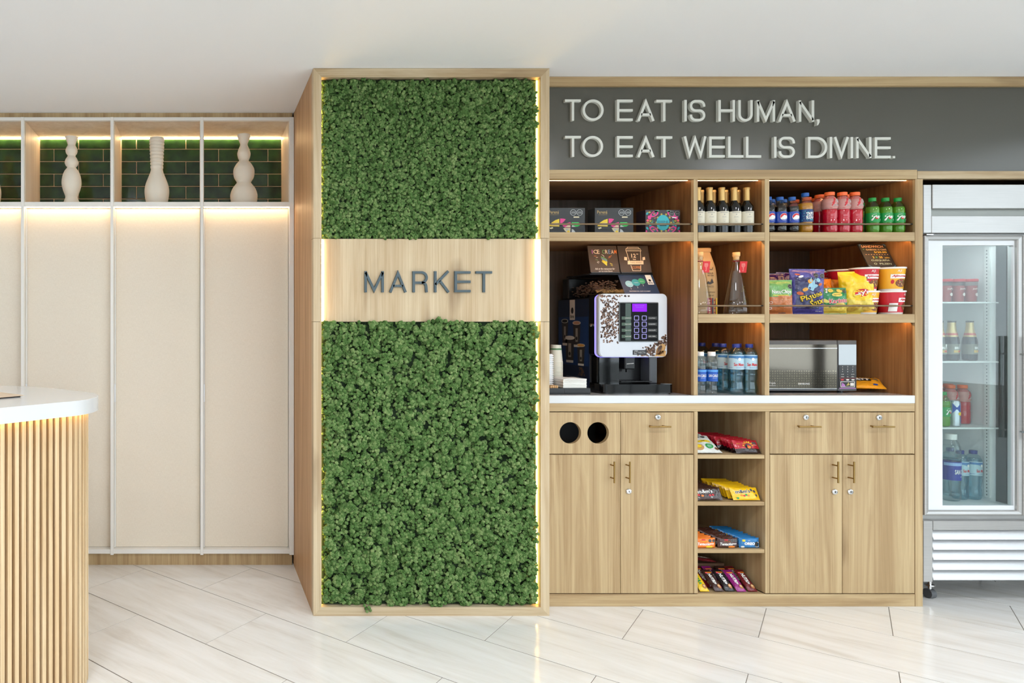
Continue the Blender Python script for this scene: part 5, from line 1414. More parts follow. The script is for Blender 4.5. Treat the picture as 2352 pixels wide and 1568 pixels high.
text(m, 'CUZQUEÑA', f, .004, .044, w=.086, h=.0135, m=4); text(m, 'O  PILSEN', f, .006, .022, w=.080, h=.011, m=4)
for sx, sz in ((-1, 1), (1, 1), (-1, -1), (1, -1)):
    cz = .150 if sz > 0 else 0
    for d in (.010, .015): line2(m, f, [(sx * (bw - d), cz - sz * .002), (sx * (bw - .002), cz - sz * d)], .0008, 5)
obj('chalk_writing', m, [C('chalk_peach', 240, 180, 130), C('chalk_yellow', 240, 196, 60), C('chalk_cream', 236, 200, 150), C('chalk_green', 90, 190, 110), C('chalk_mint', 200, 220, 190), C('chalk_blue', 130, 190, 220)], cb)
# ================================================================== COFFEE MACHINE
def rrect(x0, x1, z0, z1, r, n=6):
    out = []
    for cx_, cz_, a0 in ((x1 - r, z0 + r, -90), (x1 - r, z1 - r, 0), (x0 + r, z1 - r, 90), (x0 + r, z0 + r, 180)):
        for i in range(n + 1):
            a = math.radians(a0 + 90 * i / n); out.append((cx_ + r * math.cos(a), cz_ + r * math.sin(a)))
    return out
cmx, cmy = 2.0235, 3.200
cm = thing('coffee_machine', 'black and white coffee machine with bean print and lit buttons', 'coffee machine', (cmx, cmy, ZCT))
NAVY = C('navy_panel', 20, 34, 60, .35)
pz0, pz1 = .169, .466
obj('body', MB().box(-.155, .150, .078, .370, .0, .452, .004), BLACK, cm)
obj('door_shell', MB().prism(rrect(-.160, .160, pz0, pz1 - .001, .022), .030, .080), GLOSSBLACK, cm, 40)
dr_ = obj('front_panel', MB().prism(rrect(-.160, .160, pz0, pz1, .024), .0, .024).prism(rrect(-.157, .157, pz0 + .003, pz1 - .003, .022), -.003, .001), C('machine_white', 208, 212, 218, .2), cm, 40, label='white front panel printed with coffee beans')
obj('light_rim', MB().prism(rrect(-.162, .1615, pz0 - .0015, pz1 - .002, .0245), .024, .031), glow('violet_light', (.16, .13, .95, 1), 3.2), cm)
# printed beans: flat ellipses with a crease
m = MB(); f = plane_map(-.003); rnd = random.Random(12)
def bean(u, v, k):
    a = rnd.uniform(.0042, .0056); r_ = rnd.uniform(0, 3.14)
    patch(m, lay(f, k), ell(u, v, a, a * .72, 9, r_), rnd.choice((0, 0, 1, 2)))
    line2(m, lay(f, k + 1), [(u - a * .75 * math.cos(r_), v - a * .75 * math.sin(r_)), (u + a * .75 * math.cos(r_), v + a * .75 * math.sin(r_))], .0011, 3)
cnt = 0
for q in range(900):
    v = rnd.uniform(pz0 + .065, pz1 - .008); t_ = (v - pz0) / (pz1 - pz0)
    lim = -.066 - .035 * abs(t_ - .62) * 1.6 + rnd.gauss(0, .012)
    u = rnd.uniform(-.152, -.06)
    if u < lim and not (t_ < .30 and rnd.random() < .75) and cnt < 300: bean(u, v, 1 + 2 * (q % 3)); cnt += 1
for q in range(10): bean(rnd.uniform(-.085, -.066), rnd.uniform(pz0 + .07, pz1 - .06), 2)
for q in range(5): bean(rnd.uniform(-.06, .0), pz1 - rnd.uniform(.008, .014), 2)
cnt = 0
for q in range(800):
    u = rnd.uniform(.010, .154); v = rnd.uniform(pz0 + .006, pz0 + .115)
    if v - pz0 < .012 + (u - .03) * .72 + rnd.gauss(0, .008) and not (u > .10 and v - pz0 < .055) and cnt < 200: bean(u, v, 1 + 2 * (q % 3)); cnt += 1
obj('bean_print', m, [C('bean_dark', 92, 62, 46), C('bean_mid', 128, 90, 66), C('bean_light', 150, 112, 84), C('bean_crease', 50, 32, 24)], dr_, kind='stuff')
m = MB(); patch(m, lay(f, 8), ell(.128, pz0 + .036, .030, .018, 14, .95), 0); patch(m, lay(f, 9), ell(.121, pz0 + .038, .021, .009, 12, 1.0), 1)
patch(m, lay(f, 8), [(.098, pz0 + .004), (.150, pz0 + .004), (.152, pz0 + .03), (.12, pz0 + .03)], 0)
for q in range(16):
    u0 = rnd.uniform(.104, .148); line2(m, lay(f, 10), [(u0, pz0 + .006 + rnd.random() * .01), (u0 + .008, pz0 + .018 + rnd.random() * .03)], .0012, 2)
obj('sack_print', m, [C('sack', 200, 156, 96), C('sack_dark', 70, 46, 30), C('sack_line', 160, 112, 60)], dr_)
# control window
kx0, kx1, kz0, kz1 = -.064, .112, pz0 + .076, pz0 + .253
kp = obj('control_window', MB().prism(rrect(kx0 - .004, kx1 + .004, kz0 - .004, kz1 + .004, .006), -.007, -.002), C('window_rim', 90, 94, 92, .3), dr_, 40)
obj('display_glass', MB().box(kx0, kx1, -.0085, -.0068, kz0, kz1), plain('display_black', lin(10, 10, 11), .35, spec=.12), dr_)
f2 = plane_map(-.0085)
m = MB(); rect(m, f2, -.008, .060, kz1 - .040, kz1 - .003, 1, 1, 0); obj('screen', m, [glow('violet_screen', (.22, .02, .95, 1), 1.6)], dr_)
m = MB(); text(m, 'SELECCIONE', lay(f2, 2), .026, kz1 - .012, w=.044, h=.004); text(m, 'PRODUCTO', lay(f2, 2), .026, kz1 - .020, w=.034, h=.004); obj('screen_text', m, [C('screen_ink', 140, 90, 250)], dr_)
for r_ in range(4):
    for c in range(2):
        u, v = .012 + c * .036, kz1 - .070 - r_ * .0285
        m = MB(); out = rrect(u - .0115, u + .0115, v - .0115, v + .0115, .003, 2); inn = rrect(u - .0085, u + .0085, v - .0085, v + .0085, .002, 2); k = len(out)
        m.add([f2(*p) for p in out] + [f2(*p) for p in inn], [(i, (i + 1) % k, k + (i + 1) % k, k + i) for i in range(k)])
        obj('button', m, [glow('button_glow', (.42, .40, .85, 1), .9)], dr_)
m = MB()
for r_, tx in enumerate(('CAFÉ EXPRESO', 'MOCACHINO', 'CHOCOLATE', 'CHOC. FUERTE')):
    v = kz1 - .070 - r_ * .0285
    rect(m, f2, .066, .108, v - .007, v + .007, 1, 1, 1); text(m, tx, lay(f2, 2), .084, v, w=.032, h=.0042, m=0); rect(m, lay(f2, 2), -.058, -.012, v - .007, v + .007, 1, 1, 2)
    text(m, ('AMERICANO', 'CAPUCHINO', 'CAFÉ CON LECHE', 'AGUA')[r_], lay(f2, 4), -.028, v, w=.028, h=.0038, m=0)
rect(m, f2, -.040, -.014, kz0 + .002, kz1 - .002, 1, 1, 3)  # green block and left strips paint a reflection in the glass
obj('button_text', m, [INK_W, C('key_strip', 40, 40, 38), C('strip_reflection_green', 62, 84, 66), C('reflection_green', 26, 52, 34, .1)], dr_)
np_ = obj('name_plate', MB().box(-.002, .060, -.006, -.003, pz0 + .011, pz0 + .033), C('plate_black', 26, 26, 28, .3), dr_)
m = MB(); f3 = plane_map(-.006); patch(m, f3, [(.002, pz0 + .014), (.016, pz0 + .014), (.020, pz0 + .031), (.004, pz0 + .031)], 0); text(m, 'N', lay(f3, 2), .011, pz0 + .022, h=.012, bold=.05, m=1); text(m, 'NECTA', f3, .039, pz0 + .022, w=.034, h=.010, bold=.02, m=0)
obj('plate_text', m, [INK_GY, INK_K], np_)
# lock on the door edge
obj('door_lock', MB().lathe([(.008, 0), (.008, .006), (.005, .009), (0, .009)], 14, cap=False).xf(Matrix.Translation((-.160, .055, pz0 + .15)) @ Matrix.Rotation(-PI / 2, 4, 'Y')), CHROME, cm, 40)
# side poster
sp_ = obj('side_panel', MB().box(-.158, -.155, .084, .366, .006, .446), NAVY, cm, label='navy side panel printed with coffee cups')
fs_ = lambda u, v, k=1: (-.158 - .0003 * k, .366 - u, v)      # u runs from the back edge towards the front
m = MB()
rect(m, lay(fs_, 1), .004, .278, .12, .36, 1, 1, 5)
rect(m, lay(fs_, 2), .112, .160, .345, .446, 1, 1, 0); patch(m, lay(fs_, 3), ell(.136, .392, .012, .016, 14), 4); text(m, 'Britt', lay(fs_, 3), .136, .362, w=.034, h=.016, bold=.03, m=4)
def pcup(u, v, w_, h, liq):
    patch(m, lay(fs_, 2), [(u - w_ * .72, v), (u + w_ * .72, v), (u + w_, v + h), (u - w_, v + h)], 8)
    rect(m, lay(fs_, 3), u - w_ * .30, u + w_ * .30, v + h * .22, v + h * .78, 1, 1, 9); patch(m, lay(fs_, 4), ell(u, v + h * .36, w_ * .22, h * .08, 8), 4)
    patch(m, lay(fs_, 3), [(u - w_ * .74, v), (u + w_ * .74, v), (u + w_ * .76, v + h * .1), (u - w_ * .76, v + h * .1)], 0)
    patch(m, lay(fs_, 4), ell(u, v + h, w_ * 1.08, h * .085, 18), 0); patch(m, lay(fs_, 5), ell(u, v + h, w_ * .92, h * .066, 18), liq)
pcup(.066, .215, .030, .125, 4); pcup(.176, .210, .034, .120, 2); pcup(.112, .060 + .07, .044, .125, 0); pcup(.214, .120, .034, .100, 3)
for q in range(18): patch(m, lay(fs_, 2), ell(.215 + rnd.uniform(-.02, .03), .092 + rnd.uniform(-.02, .02), .006, .004, 7, rnd.uniform(0, 3)), 6)
out = [(.084, .012), (.196, .012), (.196, .062), (.084, .062), (.084, .012)]; line2(m, lay(fs_, 2), out, .0014, 7)
text(m, 'GOURMET', lay(fs_, 2), .140, .045, w=.090, h=.014, bold=.01, m=7); text(m, 'AL INSTANTE', lay(fs_, 2), .140, .025, w=.092, h=.013, m=7)
obj('poster_print', m, [C('poster_white', 206, 200, 190), INK_B, C('milk_coffee', 190, 140, 110), C('tea_gold', 220, 160, 80), INK_K, C('poster_blue', 22, 52, 96), C('poster_bean', 110, 84, 60), C('poster_line', 150, 156, 166), C('poster_cup', 52, 48, 46), C('poster_label', 150, 142, 132)], sp_)
# dispensing bay and drip tray
SMOKE = clear('smoked_plastic', (.35, .35, .36, 1), .6)
obj('bay_side', MB().box(-.150, -.085, .030, .078, .045, pz0, .003), GLOSSBLACK, cm)
obj('bay_cover', MB().box(-.152, -.060, .008, .014, .045, pz0 - .002), SMOKE, cm)
obj('bay_side', MB().box(.085, .122, .010, .078, .045, pz0, .003), C('bay_grey', 70, 72, 76, .2), cm)
obj('nozzle', MB().box(-.020, .030, .028, .078, .110, pz0, .004).tube((.005, .05, .112), (.005, .05, .095), .008, 10), BLACK, cm)
obj('spout', MB().tube((-.012, .030, .135), (.022, .030, .138), .003, 8), CHROME, cm)
gr = obj('cup_shelf', MB().box(-.055, .090, .0, .075, .052, .057), MATTBLACK, cm)
m = MB()
for q in range(9): m.box(-.05 + q * .0155, -.043 + q * .0155, .004, .071, .057, .0578)
obj('shelf_slots', m, GLOSSBLACK, gr)
def tray_poly(x0, x1, y0, y1, r):
    return [(p[0], p[1]) for p in rrect(x0, x1, y0, y1, r)]
obj('drip_tray', MB().prism_z(tray_poly(-.165, .164, -.044, .080, .020), .006, .045).prism_z(tray_poly(-.160, .159, -.039, .080, .020), .0, .006), GLOSSBLACK, cm, 40)
obj('tray_lip', MB().prism_z(tray_poly(.118, .160, -.040, -.010, .010), .045, .047), C('tray_grey', 120, 124, 126, .3), cm)
# bean hopper and the slanted card
def wedge(x0, x1, ya, yb, yback, z0, z1):
    vs_ = [(x0, ya, z0), (x1, ya, z0), (x1, yback, z0), (x0, yback, z0), (x0, yb, z1), (x1, yb, z1), (x1, yback, z1), (x0, yback, z1)]
    return MB().add(vs_, [(0, 3, 2, 1), (4, 5, 6, 7), (0, 1, 5, 4), (1, 2, 6, 5), (2, 3, 7, 6), (3, 0, 4, 7)])
hp = obj('bean_hopper', wedge(-.152, -.018, .030, .085, .270, .466, .560), clear('hopper_plastic', (.80, .80, .80, 1), .16, .12), cm)
obj('hopper_lid', MB().box(-.158, .150, .080, .290, .560, .568, .003), BLACK, cm)
m = MB()
for q in range(420):
    u = rnd.uniform(-.146, -.024); y = rnd.uniform(.046, .255); z = .472 + rnd.random() * .048 + .012 * math.sin(y * 20)
    if z > .47 + (y - .035) * 1.5: continue
    o_ = len(m.v); a = .006
    for (dx, dy, dz) in ((a, 0, 0), (-a, 0, 0), (0, a * .7, 0), (0, -a * .7, 0), (0, 0, a * .6), (0, 0, -a * .6)): m.v.append((u + dx, y + dy, z + dz))
    for tri in ((0, 2, 4), (2, 1, 4), (1, 3, 4), (3, 0, 4), (2, 0, 5), (1, 2, 5), (3, 1, 5), (0, 3, 5)): m.f.append(tuple(o_ + i for i in tri)); m.m.append(0)
obj('coffee_beans', m, C('roast_bean', 120, 94, 78, .35), hp, 60, kind='stuff')
obj('hopper_rear', MB().box(-.156, .148, .275, .330, .452, .556, .004), BLACK, cm)
cd_ = obj('card_holder', wedge(-.014, .146, .034, .089, .260, .466, .560), BLACK, cm)
t_ = math.atan2(.055, .094); L_ = math.hypot(.055, .094)
Mc = Matrix.Translation((.066, .032, .466)) @ Matrix.Rotation(-t_, 4, 'X')
cdp = obj('info_card', MB().box(-.084, .082, -.002, .0, .0, L_ + .002).xf(Mc), C('card_navy', 36, 62, 92, .4), cm)
fc = lambda u, v, k=1: tuple(Mc @ Vector((u, -.002 - .0003 * k, v)))
m = MB()
for u, v, r_, c in ((-.046, .056, .0185, 0), (-.012, .064, .0195, 1), (.018, .072, .0165, 2)):
    patch(m, lay(fc, 1 + c), ell(u, v, r_, r_, 22), c); text(m, ('ORIGEN', 'TUESTE', 'MOLIDO')[c], lay(fc, 5), u, v - .002, w=r_ * 1.1, m=3); patch(m, fc, ell(u, v - r_ - .010, .0016, None, 6), 3)
    line2(m, fc, [(u, v - r_), (u, v - r_ - .009)], .0007, 3)
text(m, 'FACTORES DEL CAFÉ GOURMET', lay(fc, 2), -.008, .015, w=.100, h=.006, bold=.01, m=3)
rect(m, lay(fc, 2), .044, .072, .052, L_ + .001, 1, 1, 3); patch(m, lay(fc, 3), ell(.058, .076, .006, .007, 10), 4); text(m, 'Britt', lay(fc, 3), .058, .062, w=.020, bold=.03, m=4)
obj('print', m, [C('pale_aqua', 150, 200, 214), C('teal_disc', 60, 160, 170), C('green_disc', 64, 168, 120), INK_W, INK_K], cdp)

# two menu cards standing on the machine
def menu(x0, x1, label, deco, ink):
    yb, z0 = 3.285, ZCT + .5685
    t = thing('menu_card', label, 'card', ((x0 + x1) / 2, yb, z0)); h = .1385; a = math.radians(-13)
    M_ = Matrix.Rotation(a, 4, 'X'); w_ = (x1 - x0) / 2
    obj('card', MB().box(-w_, w_, -.002, .002, 0, h, .0006).xf(M_), C('menu_brown', 74, 62, 54, .6), t)
    m_ = MB(); deco(m_, lambda u, v, k=1: tuple(M_ @ Vector((u, -.002 - .0003 * k, v))))
    obj('chalk_writing', m_, ink, t)
    obj('foot_rail', MB().box(-w_, w_, -.006, .012, 0, .004), BLACK, t)
def ice(m, f):
    for i, ch in enumerate('ICE'): text(m, ch, f, -.050 + i * .0145, .108, h=.020, bold=.008, m=(0, 1, 1)[i])
    for i, ch in enumerate('CREAM'): text(m, ch, f, .004 + i * .0145, .108, w=.0118, h=.020, bold=.008, m=(2, 1, 3, 1, 4)[i])
    patch(m, f, [(-.012, .060), (.016, .060), (.012, .036)], 5)
    for i, (c, a) in enumerate(((2, .7), (3, .5), (5, .2))): line2(m, lay(f, 2), [(-.012 + i * .002, .082 - i * .008), (.004, .076 - i * .008), (.016, .066 - i * .006)], .0045, c)
    line2(m, f, [(-.006, .094), (.002, .088), (.004, .082)], .002, 6)
    for (a, b, c, d, k) in ((.026, .082, .042, .088, 4), (.024, .076, .036, .081, 4), (-.036, .078, -.026, .080, 1), (-.040, .068, -.028, .066, 2), (-.034, .056, -.026, .050, 6), (-.030, .060, -.022, .055, 6), (.028, .050, .040, .044, 5), (.030, .042, .040, .036, 5), (-.044, .086, -.032, .086, 4)): line2(m, f, [(a, b), (c, d)], .0018, k)
    text(m, 'Ask at the restaurant for', f, .0, .022, w=.096, h=.010, shear=.3, m=6); text(m, 'our ice cream flavors', f, .002, .010, w=.066, h=.008, shear=.3, m=6)
def cup12(m, f):
    def loop(pts, w_=.0024, c=0): line2(m, f, pts + [pts[0]], w_, c)
    loop([(-.036, .112), (-.034, .124), (.034, .124), (.038, .112)]); line2(m, f, [(-.030, .124), (-.026, .131), (.026, .131), (.030, .124)], .0024, 0); line2(m, f, [(-.032, .117), (.032, .117)], .0016, 0)
    line2(m, f, [(-.034, .112), (-.026, .060)], .0024, 0); line2(m, f, [(.034, .112), (.030, .060)], .0024, 0); line2(m, f, [(-.022, .040), (-.016, .012), (.022, .012), (.026, .040)], .0024, 0)
    text(m, '12', f, -.002, .088, h=.020, bold=.02, m=0); text(m, 'oz', f, .017, .096, h=.005, bold=.03, m=0); text(m, 'hot', f, .0, .070, w=.014, bold=.03, m=0)
    patch(m, f, [(-.036, .044), (.040, .044), (.042, .062), (-.034, .062)], 0); text(m, 'TAKE AWAY', lay(f, 2), .004, .053, w=.056, h=.008, m=2)
    patch(m, f, [(-.050, .066), (-.036, .064), (-.034, .080), (-.048, .082)], 0); patch(m, f, [(.038, .064), (.052, .068), (.052, .082), (.040, .080)], 0)
    text(m, 'COFFEE', f, .004, .028, w=.040, h=.013, bold=.005, m=1)
CH = [C('chalk_violet', 190, 110, 190), C('chalk_cream2', 244, 226, 196), C('chalk_leaf', 110, 176, 110), C('chalk_sky', 120, 160, 200), C('chalk_tang', 236, 130, 60), C('chalk_lemon', 222, 206, 60), C('chalk_white', 236, 230, 220)]
menu(1.8745, 2.0145, 'brown ice cream card standing on the coffee machine', ice, CH)
menu(2.0195, 2.1680, 'brown takeaway coffee card standing on the coffee machine', cup12, [C('chalk_cream3', 246, 224, 190), C('chalk_rust', 216, 130, 66), C('chalk_umber', 130, 96, 70)])

# ------------------------------------------------------------------ cups, lids, napkins, tray
ORD2 = ORD + ['thirteenth', 'fourteenth', 'fifteenth', 'sixteenth', 'seventeenth', 'eighteenth', 'nineteenth', 'twentieth', 'twenty-first', 'twenty-second', 'twenty-third']
PCUP = C('paper_cup_cream', 232, 226, 206, .6)
cup0 = thing('paper_cup', '', 'cup', (0, 0, 0), 0, 'upturned paper cups')
obj('cup_wall', MB().lathe([(.0290, 0), (.0308, .001), (.0312, .003), (.0304, .005), (.0296, .0052), (.0232, .083), (.0238, .0845), (.0232, .086), (.0215, .086), (.0210, .082), (0, .0815)], 28, cap=False), PCUP, cup0, 40)
gb = obj('green_band', MB().lathe([(.02525, .0622), (.02462, .070)], 28, cap=False), C('band_green', 86, 130, 84, .6), cup0, 40)
NC = 21; k = 0
for s_, (x, y) in enumerate(((1.733, 3.335), (1.716, 3.424))):
    for q in range(NC):
        o = cup0 if k == 0 else copy_tree(cup0); k += 1
        put(o, (x, y, ZCT + (NC - 1 - q) * .0068 + .0003), 'upturned paper cup, %s from the top of the %s stack' % (ORD2[q], ('front', 'rear')[s_]), q * .7)
tr = thing('organiser_tray', 'low black organiser tray holding the napkins', 'tray', (1.70, 3.21, ZCT))
m = MB().box(-.110, .092, -.068, .07, 0, .006, .002)
m.box(-.110, .092, -.068, -.062, .006, .029, .001); m.box(-.110, .092, .064, .07, .006, .029, .001); m.box(-.110, -.104, -.062, .064, .006, .029, .001); m.box(.086, .092, -.062, .064, .006, .029, .001)
obj('tray_body', m, C('tray_black', 40, 42, 44, .45), tr); obj('partition', MB().box(-.028, -.026, -.0685, .064, .002, .029), MATTBLACK, tr)
NAP = C('napkin_white', 240, 238, 230, .8)
for q in range(14):
    z0 = ZCT + .0065 + q * .0045; wv = .0016 * math.sin(q * 2.1)
    m = MB(); nx_ = 8
    for j in range(2):
        for i in range(nx_ + 1):
            u = -.050 + .108 * i / nx_; zz = .0012 * math.sin(i * 1.3 + q) * (q / 14) + (0.004 * math.sin(i / nx_ * PI) if q > 10 else 0)
            for (yy, hh) in ((-.055, 0), (.055, 0), (-.055, .0036), (.055, .0036)): pass
    bs = MB(); P0 = []
    for i in range(nx_ + 1):
        u = -.050 + .108 * i / nx_ + wv; zz = (.0014 * math.sin(i * 1.1 + q * .4)) * (q / 14) + (.003 * math.sin(i / nx_ * PI) * max(0, q - 10) / 3)
        bs.v += [(u, -.056 + wv, zz), (u, .056 + wv, zz), (u, -.056 + wv, zz + .0042), (u, .056 + wv, zz + .0042)]
    for i in range(nx_):
        a, b = 4 * i, 4 * i + 4
        for fc_ in ((a, a + 1, b + 1, b), (a + 2, b + 2, b + 3, a + 3), (a, b, b + 2, a + 2), (a + 1, a + 3, b + 3, b + 1)): bs.f.append(fc_); bs.m.append(0)
    bs.f += [(0, 2, 3, 1), (4 * nx_, 4 * nx_ + 1, 4 * nx_ + 3, 4 * nx_ + 2)]; bs.m += [0, 0]
    o = obj('napkin', bs, NAP); o.location = (1.725, 3.214, z0)
    tag(o, 'folded white napkin, %s from the bottom of the pile' % ORD2[q], 'napkin', 'napkins in the organiser tray')
wb = thing('stirrer_bundle', 'flat pale wooden stirrers beside the napkins', 'stirrers', (1.633, 3.173, ZCT + .0065))
for i in range(4):
    for j in range(4): obj('stirrer', MB().box(-.022 + i * .0095, -.014 + i * .0095, -.024, .024, j * .0085, j * .0085 + .008, .001), C('stirrer_wood', 214, 170, 118, .7), wb)
ld = thing('lid_stack', 'white plastic cup lids piled at the edge of the moss column', 'lids', (1.632, 3.237, ZCT + .0065))
for q in range(18):
    obj('lid', MB().lathe([(.0335, 0), (.035, .002), (.0345, .005), (.031, .006), (.030, .0095), (0, .0095)], 28, cap=True).xf(Matrix.Translation((0, 0, q * .0098))), C('lid_white', 236, 236, 234, .4), ld, 40)

# ================================================================== MICROWAVE
mwx0, mwx1, mwy = 2.602, 3.078, 3.205
mw = thing('microwave', 'dark mirror-fronted microwave oven on the counter', 'microwave', ((mwx0 + mwx1) / 2, mwy, ZCT))
hw = (mwx1 - mwx0) / 2; mz0, mz1 = .010, .248
GREY = C('microwave_grey', 66, 68, 70, .35)
obj('case', MB().box(-hw, hw, .012, .330, mz0, mz1, .003), GREY, mw)
dxr = hw - .0905                                              # door ends here
dw = obj('door', MB().box(-hw, dxr - .0012, .0, .013, mz0, mz1, .002), GREY, mw)
def _mirror(N, L, b):
    tc = N.new('ShaderNodeTexCoord'); sep = N.new('ShaderNodeSeparateXYZ'); L.new(tc.outputs['Object'], sep.inputs[0])
    vo = N.new('ShaderNodeTexVoronoi'); vo.inputs['Scale'].default_value = 88; vo.inputs['Randomness'].default_value = .12
    L.new(tc.outputs['Object'], vo.inputs['Vector'])
    gt = N.new('ShaderNodeMath'); gt.operation = 'LESS_THAN'; gt.inputs[1].default_value = .36; L.new(vo.outputs['Distance'], gt.inputs[0])
    lo = N.new('ShaderNodeMath'); lo.operation = 'LESS_THAN'; lo.inputs[1].default_value = .110; L.new(sep.outputs['Z'], lo.inputs[0])
    mu = N.new('ShaderNodeMath'); mu.operation = 'MULTIPLY'; L.new(gt.outputs[0], mu.inputs[0]); L.new(lo.outputs[0], mu.inputs[1])
    mx = N.new('ShaderNodeMix'); mx.data_type = 'RGBA'; mx.inputs[6].default_value = lin(108, 102, 92); mx.inputs[7].default_value = lin(134, 126, 110); L.new(mu.outputs[0], mx.inputs[0])
    L.new(mx.outputs[2], b.inputs['Base Color']); b.inputs['Metallic'].default_value = .95; b.inputs['Roughness'].default_value = .05
MIRR = tex_mat('mirrored_door_glass', _mirror)
wz0, wz1 = .020, .228
obj('door_glass', MB().box(-hw + .010, dxr - .004, -.002, .001, wz0, wz1), MIRR, dw)
obj('trim_line', MB().box(-hw + .010, dxr - .004, -.0032, -.0019, wz1 - .019, wz1 - .0165).box(-hw + .010, dxr - .004, -.0032, -.0019, wz0, wz0 + .002), CHROME, dw)
m = MB(); fm = plane_map(-.002); text(m, 'SAMSUNG', fm, -.012, .044, w=.054, h=.0085, bold=.02); text(m, 'Triple', fm, -.160, .046, w=.030, shear=.3); text(m, 'Distribution', fm, -.160, .036, w=.034, shear=.2)
obj('lettering', m, [C('silver_ink', 200, 202, 202, .3)], dw)
ctl = obj('control_panel', MB().box(dxr + .0012, hw, .0, .013, mz0, mz1, .002), GREY, mw)
obj('panel_glass', MB().box(dxr + .004, hw - .004, -.002, .001, wz0, wz1), plain('panel_mirror', lin(140, 142, 142), .04, .9), ctl)
obj('keypad', MB().box(dxr + .0045, hw - .0045, -.0026, -.0018, wz0 + .002, wz0 + .112), C('keypad_black', 26, 22, 20, .12), ctl)
m = MB(); fk = plane_map(-.0026); cx_ = (dxr + hw) / 2
for r_ in range(3):
    for c in range(3): text(m, str(r_ * 3 + c + 1), fk, cx_ + (c - 1) * .024, .124 - r_ * .0115, h=.0055, m=0)
for c, tx in enumerate(('STOP', '0', 'AUTO')): text(m, tx, fk, cx_ + (c - 1) * .024, .088, h=.0038, m=0)
for c, tx in enumerate(('MENU', 'KG', 'GRILL')): text(m, tx, fk, cx_ + (c - 1) * .024, .077, h=.0038, m=0)
rect(m, fk, cx_ - .038, cx_ + .038, .0695, .0702, 1, 1, 1)
for c in range(3): patch(m, fk, ell(cx_ + (c - 1) * .025, .0625, .008, .0032, 10), 1 if c == 0 else 0)
rect(m, fk, cx_ - .033, cx_ + .033, .028, .055, 1, 1, 2); rect(m, lay(fk, 2), cx_ - .031, cx_ + .031, .030, .053, 1, 1, 3)
patch(m, lay(fk, 3), [(cx_ - .030, .031), (cx_ - .026, .050), (cx_ - .014, .040), (cx_ - .010, .031)], 4); patch(m, lay(fk, 3), [(cx_ - .008, .034), (cx_ + .004, .051), (cx_ + .010, .038)], 5); rect(m, lay(fk, 3), cx_ + .012, cx_ + .029, .034, .048, 1, 1, 0)
rect(m, fk, cx_ - .038, cx_ + .038, .021, .0245, 1, 1, 4)
obj('key_marks', m, [C('key_white', 220, 218, 212), INK_R, INK_W, INK_K, C('mauve', 170, 110, 180), C('olive_y', 176, 160, 70)], ctl)
for xx in (-hw + .04, hw - .04):
    for yy in (.04, .29): obj('foot', MB().lathe([(.012, 0), (.012, .0105)], 12, xx, yy), BLACK, mw)

# ------------------------------------------------------------------ snack packs on the counter
YLW = foil('mustard_film', lin(228, 158, 34))
def matt(m, f):
    rect(m, f, -.055, .030, .062, .088, 6, 2, 0); text(m, 'MATT', lay(f, 3), -.012, .075, w=.076, h=.019, bold=.06, m=1); patch(m, f, ell(.036, .028, .010, .008, 8, .4), 2); patch(m, f, ell(.048, .080, .012, .008, 10), 3)
    for q in range(5): ring(m, lay(f, 2), -.045 + q * .022, .104, .008, .008, .002, 10, 0)
for k, (x, y, z, rz, rx) in enumerate(((3.112, 3.270, ZCT + .0135, -.20, -1.36), (3.138, 3.215, ZCT + .0205, -.50, -1.16))):
    pack('snack_pack', ['mustard-yellow snack pack lying beside the microwave, underneath', 'mustard-yellow snack pack lying on top beside the microwave'][k], 'bag', (x, y, z), .135, .112, .020, [YLW], None, matt, [INK_K, INK_W, INK_B, C('pack_grey', 90, 96, 92)], 50 + k, .002, rz=rz, rx=rx, group='mustard-yellow packs on the counter')

# ================================================================== SNACKS IN THE OPEN COLUMN
def row(first, n, dy, labels, dx=0.0, jit=.006, dz=0.0):
    for k in range(1, n):
        o = copy_tree(first); o.location = first.location + Vector((random.uniform(-jit, jit) + dx * k, dy * k, dz * k))
        o.rotation_euler = (first.rotation_euler.x + random.uniform(-.05, .05), first.rotation_euler.y + random.uniform(-.04, .04), first.rotation_euler.z + random.uniform(-.07, .07))
        o['label'] = labels(k)
sm_ = dict(nu=18, nv=12, side=True, seal=.009, wob=0.0)
def lean(th, t_): return t_ / 2 * .9
RED, REDK = foil('picaras_red_film', lin(186, 24, 44), .2), foil('picaras_dark_film', lin(44, 24, 22), .2)
def pic(m, f):
    for i, ch in enumerate('PICARAS'):
        a = math.radians(168 - i * 26); text(m, ch, lay(f, 3), .003 + .021 * math.cos(a), .030 + .021 * math.sin(a), h=.0085, bold=.04, rot=a - PI / 2, m=0)
    patch(m, lay(f, 2), ell(.003, .030, .015, .013, 14), 1); patch(m, lay(f, 3), ell(.006, .027, .009, .007, 10, .5), 2); patch(m, lay(f, 4), ell(.004, .034, .005, .004, 8), 3)
    for u in (.030, .042): octagon(m, f, u, .046, .0062, 4, 1)
    text(m, 'Winter', lay(f, 2), -.034, .044, w=.016, shear=.3, m=0); rect(m, lay(f, 2), .030, .046, .036, .0375, 2, 1, 5)
p = pack('chocolate_biscuits', 'red chocolate biscuit pack at the front of its row', 'pack', (2.4960, 3.112, zss[0] + .004), .110, .062, .018, [RED, REDK], lambda u, v: 1 if v < .30 else 0, pic, [INK_Y, INK_K, INK_O, INK_R, INK_GY, INK_W], 61, .002, rx=-.50, group='red chocolate biscuit packs', **sm_)
row(p, 10, .0255, lambda k: 'red chocolate biscuit pack, %s from the front' % ORD[k])
WHT = foil('white_film', lin(222, 222, 214), .3)
